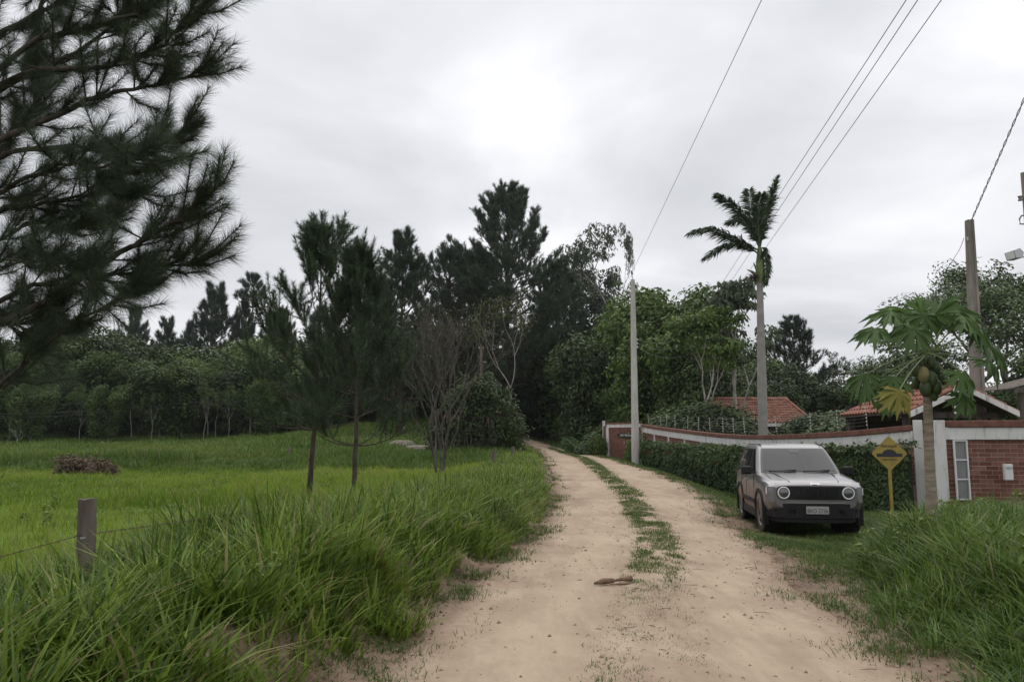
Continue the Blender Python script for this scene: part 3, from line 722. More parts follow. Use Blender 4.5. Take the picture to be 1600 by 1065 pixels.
for px, ty, Y, pr, q in ((215, 468, 112, pC, .7), (262, 488, 114, pD, .8), (338, 432, 108, pD, .85), (382, 456, 112, pC, .6), (130, 500, 112, pC, .7), (50, 508, 110, pD, .8), (-30, 490, 108, pC, .7), (300, 492, 116, pC, .6), (430, 480, 112, pD, .8), (445, 470, 114, pC, .7), (600, 420, 108, pC, .6), (180, 510, 118, pD, .8), (90, 520, 114, pD, .8), (560, 455, 110, pC, .6), (500, 470, 112, pD, .8), (10, 530, 118, pC, .8)):
    place(pr, USED, px, ty, Y, label=LG, group=GG, squash=q)
lone = old_pine('pine_tree', 'lone thin-stemmed pine with a small tuft crown above the wood', 46, 16, None, low=.80, reach=.10, dens=1.5, nl=.5, n=40)
place(lone, USED, 399, 420, 112, squash=.9)
dk = old_pine('pine_tree', 'dark blunt-topped conifer behind the tile-roofed house', 47, 15, None, low=.2, reach=.30, dens=1.0, nl=.5, n=34, wd=.05, conic=1.5, irregular=.35)
place(dk, USED, 1237, 487, 74, rz=1)

# eucalyptus
eu = broadleaf('eucalyptus_tree', 'tall pale-trunked eucalyptus with an airy crown beside the dark pines', 'tree', None, 51, 22, .30, .26, M_['leaf_grey'], M_['pale_bark'], lev=4, fork=(2, 4), ang=(.3, .75), trop=.09, shrink=(.62, .82), clump=(105, 1.15, .34, .16), flat=.6, droop=.5, width=1.0, pull=4.2)
place(eu, USED, 918, 360, 84, squash=1.0, rz=7.11)
eu2 = broadleaf('eucalyptus_tree', 'wide dark eucalyptus behind the grey concrete pole and the gate roof', 'tree', None, 52, 16, .26, .26, M_['leaf_dark'], M_['grey_bark'], lev=4, fork=(3, 4), ang=(.3, .8), trop=.06, shrink=(.62, .82), clump=(60, .85, .22, .10), flat=.6, droop=.4, width=1.15)
place(eu2, USED, 1500, 408, 52, squash=1.15, rz=1.2)
place(eu2, USED, 1590, 405, 56, label='tall dark eucalyptus standing behind the floodlight pole', squash=1.0, rz=3.6)
place(eu2, USED, 1440, 545, 62, label='low dark eucalyptus behind the papaya leaves', squash=1.2, rz=5)

# broadleaf wood
GB = 'broadleaf trees of the wood'
bA = broadleaf('broadleaf_tree', 'round-crowned dark green tree in the wood', 'tree', GB, 61, 10, .30, .13, M_['leaf_mid'], M_['grey_bark'], clump=(110, .95, .26, .17), low=46)
bB = broadleaf('broadleaf_tree', 'dense near-black green tree in the wood', 'tree', GB, 62, 11, .26, .15, M_['leaf_dark'], M_['dark_bark'], clump=(110, .95, .26, .17), low=60)
bC = broadleaf('broadleaf_tree', 'light green loose-crowned tree in the wood', 'tree', GB, 63, 9, .40, .09, M_['leaf_light'], M_['pale_bark'], lev=3, clump=(70, .8, .24, .15), flat=.6)
bD = broadleaf('broadleaf_tree', 'slender pale-stemmed tree at the edge of the wood', 'tree', GB, 64, 9, .55, .075, M_['leaf_mid'], M_['pale_bark'], lev=3, fork=(2, 3), ang=(.3, .7), clump=(90, .7, .24, .15))
bush = broadleaf('bush', 'leafy dark bush at the foot of the wood', 'bush', 'bushes at the foot of the wood', 65, 3, .22, .05, M_['leaf_dark'], M_['dark_bark'], lev=2, fork=(4, 5), ang=(.5, 1.2), trop=.02, clump=(300, .55, .105, .062), low=25, stems=3)
lab = {}
for p in (bA, bB, bC, bD, bush): lab[p.name] = (p['label'], p['group'])
def wood(pr, px, ty, Y, q=1.0):
    b, g = lab[pr.name]; b = b.split(' in the wood')[0].split(' at the')[0]
    wh = ('behind the pasture, at the front edge of the wood' if Y < 81 else 'in the wood behind the pasture') if px < 660 else ('beyond the road bend, past the creeper-covered hut' if px < 990 else ('in the garden behind the hedge and wall' if px < 1200 else 'behind the tile-roofed house and gate shelter'))
    place(pr, USED, px, ty, Y, b + ' ' + wh, g.split(' of the')[0].split(' at the')[0] + ' ' + wh, q)
rr = random.Random(11)
for i, px in enumerate(range(-70, 660, 33)):
    ty = 538 + rr.uniform(-30, 28) + (12 if px < 120 else 0) - (10 if px > 420 else 0)
    wood([bA, bB, bA, bC][i % 4], px + rr.uniform(-10, 10), ty, rr.uniform(84, 92), 1.05)
for i, px in enumerate(range(-60, 480, 40)):
    wood([bA, bD, bA, bC, bD, bB][i % 6], px + rr.uniform(-12, 12), 566 + rr.uniform(-22, 22) - (14 if px > 380 else 0), rr.uniform(74, 80), .95)
for i, px in enumerate(range(-90, 700, 38)):
    wood(bB, px + rr.uniform(-10, 10), 575 + rr.uniform(-10, 18), rr.uniform(98, 108), 1.3)
for i, px in enumerate(range(-50, 640, 30)):
    Yb = rr.uniform(82, 90); wood(bush, px + rr.uniform(-10, 10), 640 + rr.uniform(-12, 10) - (18 if px > 380 else 0), Yb, 1.3)
wood(bD, 322, 590, 70, .8); wood(bD, 240, 600, 72, .8); wood(bD, 360, 596, 70, .8); wood(bA, 175, 600, 72, .8); wood(bD, 130, 600, 72, .8); wood(bA, 425, 590, 72, .8); wood(bA, 55, 596, 72, .8)
wood(bC, 285, 560, 84, 1.0); wood(bC, 330, 575, 82, 1.0)
# behind the two young pines and the bare tree
for px, ty, Y, pr, q in ((455, 585, 78, bB, 1), (520, 575, 80, bA, 1), (590, 590, 82, bB, 1), (640, 570, 90, bB, 1.1), (690, 560, 86, bB, 1.1), (735, 570, 84, bB, 1.2), (770, 540, 82, bB, 1.1), (650, 620, 92, bush, 1.6), (560, 625, 90, bush, 1.6), (700, 615, 88, bush, 1.8)):
    wood(pr, px, ty, Y, q)
# the dark mass beyond the bend, and the garden trees behind the wall
for px, ty, Y, pr, q in ((835, 512, 98, bB, .9), (872, 500, 86, bB, .9), (905, 508, 76, bA, .9), (940, 500, 64, bB, .85), (855, 560, 90, bA, .8), (895, 545, 74, bA, .8), (930, 560, 66, bB, .8), (965, 530, 60, bA, .8), (830, 560, 84, bB, 1), (800, 560, 92, bB, 1.1), (885, 490, 95, bB, .9), (955, 470, 86, bB, .8), (975, 590, 56, bA, .8), (1015, 600, 54, bB, .9),
                         (1012, 455, 60, bA, .8), (1050, 447, 58, bA, .75), (1082, 470, 56, bA, .7), (1030, 500, 52, bA, .75), (1070, 530, 50, bB, .75), (985, 436, 72, bD, .9), (1105, 500, 60, bD, .9), (1000, 520, 66, bB, .9), (1110, 560, 54, bB, .8), (1135, 570, 62, bB, .9), (1165, 520, 72, bB, .8), (1180, 560, 68, bA, .9),
                         (1205, 560, 66, bB, 1), (1245, 570, 64, bB, 1), (1280, 590, 62, bA, 1), (1300, 548, 80, bD, .8), (1320, 600, 60, bB, 1.1), (1350, 585, 70, bB, 1), (1385, 580, 66, bB, 1), (1180, 590, 60, bB, .9), (1225, 600, 58, bA, .8), (1410, 600, 58, bB, 1), (1560, 590, 48, bB, .9), (1600, 580, 50, bB, 1), (1500, 600, 56, bB, 1), (1640, 560, 52, bA, 1),
                         (1450, 620, 60, bB, 1.2), (1550, 610, 60, bB, 1.2)):
    wood(pr, px, ty, Y, q)
for px, ty, Y, q in ((1044, 632, 56, .8), (1075, 625, 45, 1.1), (1110, 620, 44, 1.1), (1130, 640, 42, 1), (1150, 650, 50, 1), (1280, 640, 46, 1.2), (1310, 632, 44, 1.2), (1345, 640, 40, 1.2), (985, 640, 58, 1.5), (955, 640, 64, 1.5), (925, 650, 72, 1.5), (885, 655, 84, 1.6), (862, 652, 92, 1.6), (835, 648, 104, 1.6), (1375, 650, 34, 1), (1260, 645, 52, 1.2), (1400, 645, 36, 1), (1015, 640, 58, .9)):
    wood(bush, px, ty, Y, q)
# umbrella tree beside the palm
um = broadleaf('umbrella_tree', 'pale forked tree with layered umbrella foliage beside the palm trunk', 'tree', None, 71, 10.5, .36, .15, M_['leaf_grey'], M_['pale_bark'], lev=3, fork=(2, 3), ang=(.25, .55), trop=.16, shrink=(.6, .85), clump=(60, .66, .34, .15), flat=.35, droop=.9)
place(um, USED, 1148, 438, 46, squash=.95, rz=.7)
um2 = broadleaf('broadleaf_tree', 'leaning pale-stemmed tree behind the wall between the white pole and the palm', 'tree', None, 72, 9, .42, .11, M_['leaf_mid'], M_['pale_bark'], lev=3, fork=(2, 3), ang=(.3, .6), trop=.1, clump=(90, .65, .30, .15), flat=.5, droop=.4)
place(um2, USED, 1100, 470, 44, rz=2.2)
# bare trees in front of the wood
bt = broadleaf('bare_tree', 'bare many-stemmed tree with upswept grey branches beside the overgrown hut', 'tree', None, 81, 7.5, .28, .080, M_['leaf_olive'], M_['bare_bark'], lev=5, fork=(2, 3), ang=(.2, .6), trop=.10, shrink=(.6, .86), clump=(1, .45, .10, .05), stems=5, minr=.007)
place(bt, USED, 690, 446, 30, squash=.9, rz=.3)
yt = broadleaf('young_tree', 'thin pale tree with a sparse yellow-green crown behind the overgrown hut', 'tree', None, 82, 9, .50, .085, M_['leaf_olive'], M_['pale_bark'], lev=3, fork=(2, 3), ang=(.3, .65), trop=.14, clump=(26, .75, .22, .14), flat=.8, minr=.012)
place(yt, USED, 790, 447, 54, squash=.85, rz=.8)
for px, ty, Y, lb in ((28, 668, 62, 'small bare pale tree in front of the wood near the brush heaps'), (632, 620, 70, 'small bare whitish sapling on the grassy rise')):
    sp = broadleaf('bare_sapling', lb, 'tree', None, int(px), 4.2, .45, .05, M_['leaf_olive'], M_['pale_bark'], lev=2, fork=(3, 4), ang=(.4, .9), clump=(1, .3, .1, .06), minr=.012)
    place(sp, USED, px, ty, Y)

# ================================================================ royal palm
def palm():
    base = at(1191, 668, 37); base[2] = gz(base[0], 37); r = np.random.default_rng(5)
    root = thing('palm_tree', 'tall royal palm with a smooth grey trunk and wind-blown fronds', 'palm', base)
    top = at(1187, 440, 37) - base; Ht = top[2]
    zz = np.linspace(-.2, Ht, 60); cx = top[0] * (zz / Ht)
    rad = np.interp(zz / Ht, [0, .08, .45, .7, 1], [.24, .20, .215, .178, .14]) + .005 * (np.arange(60) % 4 == 0)
    V, Q_ = tube(np.column_stack([cx, zz * 0, zz]), rad, 16)
    nmesh('trunk', V, Q_, None, M_['palm_trunk'], root, True, np.full(len(V), .5))
    cs = at(1187, 385, 37) - base; z2 = np.linspace(0, 1, 10)
    V, Q_ = tube(top + (cs - top) * z2[:, None] + [0, 0, -.05], np.interp(z2, [0, .15, .6, 1], [.16, .21, .17, .10]), 14)
    nmesh('crownshaft', V, Q_, None, M_['palm_shaft'], root, True, np.full(len(V), .5))
    fr = [([(1187, 392), (1150, 372), (1110, 352), (1081, 362)], 35.6, 1.0), ([(1187, 398), (1160, 376), (1128, 382), (1103, 402)], 36.0, .9), ([(1187, 388), (1168, 345), (1145, 315), (1120, 304)], 36.6, .95),
          ([(1187, 386), (1178, 345), (1173, 315), (1171, 296)], 38.2, .9), ([(1188, 386), (1195, 345), (1204, 310), (1214, 279)], 37.0, 1.05), ([(1186, 388), (1182, 350), (1165, 335), (1138, 348)], 38.4, .9),
          ([(1189, 388), (1196, 385), (1197, 415), (1196, 443)], 36.8, .6), ([(1188, 386), (1190, 350), (1196, 325), (1205, 300)], 38.6, .95), ([(1187, 388), (1184, 345), (1186, 318), (1190, 303)], 36.0, .8)]
    for pts, Yt, sc_ in fr:
        P0 = np.array([at(px, py, 37 + (Yt - 37) * i / 3) - base for i, (px, py) in enumerate(pts)])
        t = np.linspace(0, 1, 26)[:, None]
        P = (1 - t) ** 3 * P0[0] + 3 * (1 - t) ** 2 * t * P0[1] + 3 * (1 - t) * t ** 2 * P0[2] + t ** 3 * P0[3]
        P = .5 * P + .5 * np.stack([np.interp(t[:, 0] * 3, [0, 1, 2, 3], P0[:, q]) for q in range(3)], -1)
        A = Acc(); V, Q_ = tube(P, np.linspace(.045, .01, 26), 5); A.add(V, Q_, None, .9)
        T = unit(np.gradient(P, axis=0)); k = np.repeat(np.arange(3, 26), 18); nL = len(k)
        fr_ = r.uniform(0, 1, nL)[:, None]; q = P[k] - (P[k] - P[np.maximum(k - 1, 0)]) * fr_
        side = np.cross(T[k], np.array([0, 0, 1.])); side = unit(side) * np.where(np.arange(nL) % 2, 1, -1)[:, None]
        d = unit(T[k] * .8 + side * .7 + r.normal(0, .2, (nL, 3)) + np.array([-.15, 0, -.12]))
        ln = .85 * sc_ * np.interp(k, [3, 8, 18, 25], [.55, 1, .9, .45]) * r.uniform(.8, 1.15, nL)
        V, Q_ = leaf_quads(q, d, unit(rand_dir(r, nL) + np.array([0, 0, .8])), ln, np.full(nL, .06), .05)
        V = V.reshape(-1, 4, 3); V[:, 2, 2] -= ln * .22; A.add(V.reshape(-1, 3), Q_, None, np.repeat(r.uniform(0, .8, nL), 4))
        A.build('frond', M_['leaf_palm'], root)
    # old flower sheath and dry skirt at the top of the trunk
    s0 = at(1184, 433, 36.8) - base; A = Acc(); n = 160
    d = unit(np.column_stack([r.uniform(-1, -.2, n), r.uniform(-.6, .6, n), r.uniform(-.35, .3, n)]))
    V, Q_ = leaf_quads(np.repeat(s0[None], n, 0) + r.normal(0, .06, (n, 3)), d, rand_dir(r, n), r.uniform(.25, .55, n), np.full(n, .03)); A.add(V, Q_, None, np.repeat(r.uniform(0, 1, n), 4))
    A.build('flower_stalk', M_['dead_leaf'], root)
    for a, b in (((1184, 430), (1167, 421)), ((1185, 428), (1177, 410))):
        p, q = at(*a, 36.8) - base, at(*b, 36.7) - base
        V, Q_ = tube(np.array([p, p * .5 + q * .5 + [0, 0, .03], q]), [.05, .06, .015], 7); nmesh('flower_sheath', V, Q_, None, M_['palm_shaft'], root, True, np.full(len(V), .5))
mat_two('palm_trunk', (.235, .225, .21), (.30, .285, .26), 3, .9, .2, .02, stretch=(1, 1, 1.6))
mat_two('palm_shaft', (.10, .14, .05), (.17, .21, .075), 3, .5, .1, .01)
palm()

# ================================================================ papaya
mat_two('papaya_bark', (.19, .155, .115), (.32, .27, .205), 9, .9, .6, .02, stretch=(.5, .5, 2.5))
mat_two('papaya_fruit', (.035, .06, .022), (.075, .10, .04), 5, .45, .1, .01)
mat_two('papaya_ripe', (.14, .13, .055), (.24, .20, .085), 5, .45, .1, .01)
mat_plain('petiole', (.20, .24, .10), .5)
def papaya():
    Yp = 10.5; b = at(1456, 828, Yp); base = np.array([b[0], Yp, gz(b[0], Yp)]); r = np.random.default_rng(9)
    root = thing('papaya_tree', 'papaya tree with lobed leaves and green fruit on the grassy bank', 'tree', base)
    top = at(1447, 548, Yp) - base
    n = 40; t = np.linspace(0, 1, n); P = np.column_stack([np.interp(t, [0, .5, 1], [0, at(1452, 700, Yp)[0] - base[0], top[0]]), r.normal(0, .004, n), -.1 + (top[2] + .1) * t])
    V, Q_ = tube(P, np.interp(t, [0, .08, .5, .9, 1], [.088, .072, .062, .050, .032]) + r.normal(0, .0015, n), 12)
    nmesh('trunk', V, Q_, None, M_['papaya_bark'], root, True, np.full(len(V), .5))
    # fruit, clustered under the crown
    for i, (px, py, dy, s, ripe) in enumerate([(1443, 585, -.16, 1.1, 1), (1431, 577, -.10, 1.0, 0), (1462, 574, -.06, .9, 0), (1456, 592, -.13, 1.1, 0), (1446, 606, -.12, 1.15, 0), (1463, 604, -.12, 1.1, 0), (1455, 566, -.08, .85, 0), (1438, 567, -.02, .9, 0), (1459, 616, -.07, .9, 0), (1470, 590, .02, 1, 0), (1432, 598, .05, .9, 0), (1450, 575, .14, 1, 0)]):
        c = at(px, py, Yp + dy) - base
        prof = [(.002, -.10), (.03, -.095), (.055, -.06), (.066, -.01), (.058, .045), (.035, .08), (.012, .095)]
        MB().lathe([(a * s, h * s) for a, h in prof], c, n=12).build('fruit', M_['papaya_ripe' if ripe else 'papaya_fruit'], root, smooth=True)
    # one blade: seven lobes, each with side teeth, cut nearly to the centre
    def blade(sz):
        lobes = 7; pts = []; 
        for k in range(lobes):
            a = (k - 3) * math.radians(44); Lr = sz * (1.0, .98, .90, .70)[abs(k - 3)]
            hw = math.radians(17)
            pts += [(a - math.radians(22), .27 * sz), (a - hw, .55 * Lr), (a - hw * 1.15, .82 * Lr), (a - hw * .40, .70 * Lr), (a, 1.0 * Lr), (a + hw * .40, .70 * Lr), (a + hw * 1.15, .82 * Lr), (a + hw, .55 * Lr)]
        pts += [(math.radians(176), .06 * sz)]
        V = [(0, 0, 0)]; 
        for a, q in pts: V.append((q * math.cos(a), q * math.sin(a), 0))
        return np.array(V)
    crown = at(1449, 552, Yp) - base
    # (leaf centre px, py, depth offset, size m, heading the middle lobe points in the picture, tilt)
    LV = [((1392, 486), -.10, .36, (-1, .1), 0), ((1368, 512), -.25, .34, (-1, -.3), 0), ((1425, 490), .30, .38, (-.4, .5), 0), ((1428, 512), -.45, .36, (-.5, -.9), 0), ((1462, 492), -.2, .36, (.1, .8), 0), ((1490, 482), .1, .38, (.8, .3), 0), ((1455, 500), .45, .38, (.1, .6), 0), ((1352, 586), -.1, .36, (-.8, -.6), 0),
          ((1398, 590), -.3, .32, (-.8, -.7), 0), ((1524, 512), -.25, .36, (.8, -.5), 0), ((1548, 540), .1, .38, (.9, -.6), 0), ((1502, 582), -.4, .33, (.5, -.8), 0), ((1508, 618), -.3, .30, (.3, -1), 0), ((1390, 622), .3, .28, (-.4, -1), 0), ((1404, 612), -.55, .30, (-.1, -1), 1), ((1545, 565), .5, .34, (.8, -.6), 0), ((1360, 600), .4, .3, (-.7, -.7), 0), ((1445, 492), -.3, .30, (-.1, -.6), 0), ((1475, 500), .25, .31, (.5, .2), 0), ((1412, 495), .15, .31, (-.7, .2), 0), ((1440, 488), .1, .27, (0, .8), 0), ((1505, 495), -.4, .34, (.7, -.3), 0)]
    for (pc, dy, sz, hd, yel) in LV:
        c = at(*pc, Yp + dy) - base; V = blade(sz)
        hd = np.array(hd, float); hd /= np.linalg.norm(hd)
        X = unit(np.array([hd[0], -.25 + dy * .5, hd[1] * .75])); up = np.array([0, -.45, 1.0]) if not yel else np.array([0, -1., .1])
        if hd[1] < -.8 and not yel: up = np.array([hd[0] * .5, -.8, .55])
        Yv = unit(np.cross(up, X)); Z = np.cross(X, Yv)
        rad_ = np.linalg.norm(V[:, :2], axis=1); sag = -.8 * rad_ ** 2 / sz + .06 * np.abs(np.sin(np.arctan2(V[:, 1], V[:, 0]) * 4)) * rad_ + r.normal(0, .012, len(V))
        W = c + V[:, :1] * X + V[:, 1:2] * Yv + sag[:, None] * Z
        n_ = len(W); T = [(0, i, i + 1) for i in range(1, n_ - 1)] + [(0, n_ - 1, 1)]
        tn = np.clip(.35 + r.normal(0, .28) + np.where(rad_ < .05, .45, 0) + r.normal(0, .09, len(V)), 0, 1)
        lf = nmesh('leaf', W, None, T, M_['leaf_yellow' if yel else 'leaf_papaya'], root, False, np.broadcast_to(tn, (n_,)))
        if yel: lf['label'] = 'yellowed drooping papaya leaf'
        s0 = crown + np.array([r.normal(0, .02), r.normal(0, .02), r.uniform(-.06, .03)]); m = (s0 + c) / 2 + np.array([0, 0, .10 if c[2] < s0[2] + .15 else .02])
        t = np.linspace(0, 1, 8)[:, None]; P = (1 - t) ** 2 * s0 + 2 * (1 - t) * t * m + t * t * c
        V, Q_ = tube(P, np.linspace(.011, .006, 8), 6); nmesh('petiole', V, Q_, None, M_['petiole'], lf, True)
papaya()

# ================================================================ walls, gate, house
def mat_white():
    m, t, b = base_mat('white_wash'); n = noise(t, 2.2, 6, .6); n2 = noise(t, 3.0, 5, .6, stretch=(3, 3, .35))
    c = mixc(t, rng_(t, n, .45, .7, 0, .6), (.70, .69, .67), (.55, .53, .49)); c = mixc(t, rng_(t, n2, .54, .72, 0, .8), c, (.24, .215, .18))
    t.links.new(c, b.inputs['Base Color']); b.inputs['Roughness'].default_value = .9; bump(t, b, n, .15, .01)
mat_white()
def mat_brick():
    m, t, b = base_mat('brick_clay'); n = noise(t, 5, 5); oi = nd(t, 'ShaderNodeObjectInfo'); hs = nd(t, 'ShaderNodeHueSaturation')
    t.links.new(mixc(t, rng_(t, n, .35, .65), (.14, .052, .038), (.225, .088, .062)), hs.inputs['Color']); t.links.new(rng_(t, oi.outputs['Random'], 0, 1, .72, 1.3), hs.inputs['Value']); t.links.new(rng_(t, oi.outputs['Random'], 0, 1, 1.05, .85), hs.inputs['Saturation'])
    t.links.new(hs.outputs[0], b.inputs['Base Color']); b.inputs['Roughness'].default_value = .9; bump(t, b, n, .4, .01)
mat_brick()
mat_two('mortar', (.33, .25, .205), (.46, .37, .31), 12, .95, .3, .01)
mat_two('clay_tile', (.175, .074, .053), (.285, .125, .088), 6, .85, .3, .01)
mat_two('clay_tile_old', (.18, .080, .058), (.36, .185, .13), 2.5, .9, .3, .01)
mat_two('coping_clay', (.13, .060, .045), (.215, .105, .078), 5, .9, .4, .01)
mat_plain('galv', (.42, .43, .44), .45, .6)
mat_plain('white_paint', (.72, .72, .70), .5)
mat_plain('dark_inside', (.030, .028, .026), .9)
mat_two('grey_render', (.26, .25, .26), (.36, .35, .355), 3, .9, .2, .01)
mat_two('concrete', (.40, .385, .36), (.55, .53, .50), 4, .9, .25, .01, stretch=(1, 1, .3))
mat_two('concrete_dark', (.17, .15, .13), (.30, .265, .235), 4, .95, .4, .01, stretch=(1, 1, .25))
mat_two('old_wood', (.075, .060, .048), (.18, .15, .125), 8, .95, .6, .02, stretch=(1, 1, .12))
mat_two('dark_wood', (.05, .04, .033), (.12, .10, .085), 8, .95, .5, .02, stretch=(1, 1, .12))
mat_plain('wire_dark', (.17, .17, .175), .6)
mat_plain('black_plastic', (.018, .018, .019), .5)
def mat_brickface():
    m, t, b = base_mat('brick_face'); c = nd(t, 'ShaderNodeTexCoord'); br = nd(t, 'ShaderNodeTexBrick')
    mp_ = nd(t, 'ShaderNodeMapping'); mp_.inputs['Scale'].default_value = (1, 1, 1); t.links.new(c.outputs['UV'], mp_.inputs[0]); t.links.new(mp_.outputs[0], br.inputs[0])
    br.inputs['Color1'].default_value = (.155, .056, .040, 1); br.inputs['Color2'].default_value = (.22, .080, .056, 1); br.inputs['Mortar'].default_value = (.27, .18, .145, 1)
    br.inputs['Scale'].default_value = 1; br.inputs['Mortar Size'].default_value = .006; br.inputs['Brick Width'].default_value = .29; br.inputs['Row Height'].default_value = .107
    t.links.new(br.outputs[0], b.inputs['Base Color']); b.inputs['Roughness'].default_value = .9; bump(t, b, br.outputs['Fac'], -.4, .01)
mat_brickface()
def seg_frame(p0, p1):
    d = np.array([p1[0] - p0[0], p1[1] - p0[1], 0]); Lg = np.linalg.norm(d[:2]); d /= Lg
    return d, np.array([d[1], -d[0], 0]), Lg          # along, outward normal, length
def slab(mb, a, b, z0a, z1a, z0b, z1b, n, t0, t1):
    """a wall piece from plan point a to b, lower/upper z at both ends, from offset t0 to t1 along the normal"""
    V = []
    for (p, z0, z1) in ((a, z0a, z1a), (b, z0b, z1b)):
        for tt in (t0, t1):
            for z in (z0, z1): V.append((p[0] + n[0] * tt, p[1] + n[1] * tt, z))
    return mb.add(V, [(0, 1, 3, 2), (4, 6, 7, 5), (0, 4, 5, 1), (2, 3, 7, 6), (0, 2, 6, 4), (1, 5, 7, 3)])
BR = None
def brick_mesh(lx=.28, ly=.05, lz=.093):
    bm = bmesh.new(); bmesh.ops.create_cube(bm, size=1); bmesh.ops.scale(bm, vec=(lx, ly, lz), verts=bm.verts)
    bmesh.ops.bevel(bm, geom=[e for e in bm.edges], offset=.004, segments=1, affect='EDGES'); me = bpy.data.meshes.new('brick'); bm.to_mesh(me); bm.free(); me.materials.append(M_['brick_clay']); return me
BRICK = brick_mesh()
def lay_bricks(parent, org, a, b, zlo, zhi, n, out, rows_from_top=None):
    """single bricks in running bond on the face between plan points a and b"""
    d, _, Lg = seg_frame(a, b); rows = int((zhi - zlo) / .107); rb = random.Random(3)
    for k in range(rows):
        if rows_from_top and k >= rows_from_top: break
        z = zhi - .0535 - k * .107; off = (k % 2) * .145; x = -off
        while x < Lg - .02:
            x0, x1 = max(x, 0) + .007, min(x + .29, Lg) - .007
            if x1 - x0 > .04:
                o = bpy.data.objects.new('brick', BRICK); C.objects.link(o); o.parent = parent
                c = np.array([a[0], a[1], z]) + d * (x0 + x1) / 2 + n * (out + rb.uniform(-.003, .003)); o.location = c - org
                o.scale = ((x1 - x0) / .28, 1, 1); o.rotation_euler = (0, 0, math.atan2(d[1], d[0]))
            x += .29
def uv_panel(name, a, b, za, zb, ha, hb, n, out, mat, parent, org):
    """brick faced panel as a thin box with UVs in metres"""
    d, _, Lg = seg_frame(a, b); mb = MB(); slab(mb, a, b, za, ha, zb, hb, n, out - .12, out); o = mb.build(name, mat, parent)
    me = o.data; uv = me.uv_layers.new(name='uv')
    for lp in me.loops:
        co = np.array(me.vertices[lp.vertex_index].co); uv.data[lp.index].uv = (float(np.dot(co - np.array([a[0], a[1], 0]), d)), float(co[2]))
    me.transform(Matrix.Translation(Vector(-org))); return o
# plan of the long wall from the far corner to the gate
WPX = [1003, 1022, 1044, 1069, 1095, 1126, 1162, 1206, 1262, 1330, 1424]
WY = [45, 42.5, 40, 37.5, 35, 32.5, 30, 27.5, 25, 22.7, 20.6]
WT = [663, 666, 669, 672, 675, 678, 680, 680, 678, 674, 665]
WP = [at(p, t, y) for p, t, y in zip(WPX, WT, WY)]
def long_wall():
    org = np.array([WP[5][0], WP[5][1], gz(WP[5][0], WP[5][1])])
    root = thing('boundary_wall', 'long low brick wall with white columns and beam behind the clipped hedge', 'wall', org)
    for i in range(10):
        a, b = WP[i], WP[i + 1]; d, n, Lg = seg_frame(a, b); n = -n if n[0] > 0 else n
        n = n if n[1] < 0 or n[0] < 0 else -n
        zg_a, zg_b = gz(a[0], a[1]) - .3, gz(b[0], b[1]) - .3
        near = i >= 9
        uv_panel('brick_panel', a, b, zg_a, zg_b, a[2] - .42, b[2] - .42, n, -.03 if not near else -.033, M_['mortar' if near else 'brick_face'], root, org)
        if near: lay_bricks(root, org, a, b, min(a[2], b[2]) - 1.4, min(a[2], b[2]) - .42, n, -.05)
        mb = MB(); slab(mb, a, b, a[2] - .42, a[2] - .13, b[2] - .42, b[2] - .13, n, -.16, .02)
        mb.v = [tuple(np.array(v) - org) for v in mb.v]; mb.build('beam', M_['white_wash'], root, bevel=.008)
        mb = MB(); slab(mb, a, b, a[2] - .13, a[2] + .02, b[2] - .13, b[2] + .02, n, -.21, .07)
        mb.v = [tuple(np.array(v) - org) for v in mb.v]; mb.build('coping', M_['coping_clay'], root, bevel=.02)
        q = a if i else a + d * .1
        ca, cb = a - d * .08, a + d * .08
        mb = MB(); slab(mb, ca, cb, zg_a, a[2] - .422, zg_a, a[2] - .422, n, -.14, .012)
        mb.v = [tuple(np.array(v) - org) for v in mb.v]; mb.build('column', M_['white_wash'], root, bevel=.006)
    # electric fence posts along the coping
    G = 'electric fence posts on the wall'
    proto = None
    xs = [1014, 1033, 1042, 1055, 1075, 1092, 1110, 1130, 1147, 1165, 1215, 1268, 1310, 1356]
    px_of = np.array(WPX)
    for px in xs:
        Yp = float(np.interp(px, px_of, WY)); ty = float(np.interp(px, px_of, WT)); p = at(px, ty, Yp); p[2] += .015
        if proto is None:
            proto = thing('fence_post', 'thin electric fence rod with white insulators on the wall coping', 'post', p, group=G)
            MB().box((0, 0, .41), (.018, .018, .82)).build('rod', M_['concrete_dark'], proto)
            for k in range(6): MB().lathe([(.004, -.024), (.02, -.018), (.014, 0), (.02, .018), (.004, .024)], (-.03, -.03, .16 + k * .12), n=8).build('insulator', M_['white_paint'], proto)
            o = proto
        else: o = copy_tree(proto)
        o.location = p; o.scale = (.8, .8, .8); o.rotation_euler = (RND.uniform(-.06, .06), RND.uniform(-.1, .1), RND.uniform(-.3, .3))
    for k in range(6):
        mb = MB(); pts = []
        for px in xs:
            Yp = float(np.interp(px, px_of, WY)); ty = float(np.interp(px, px_of, WT)); p = at(px, ty, Yp); pts.append(p + [-.03, -.03, .128 + k * .096])
        mb.tube(pts, .0010, 4); tag(mb.build('fence_wire', M_['galv']), 'thin electric fence strand strung along the wall top', 'wire', 'electric fence strands')
long_wall()
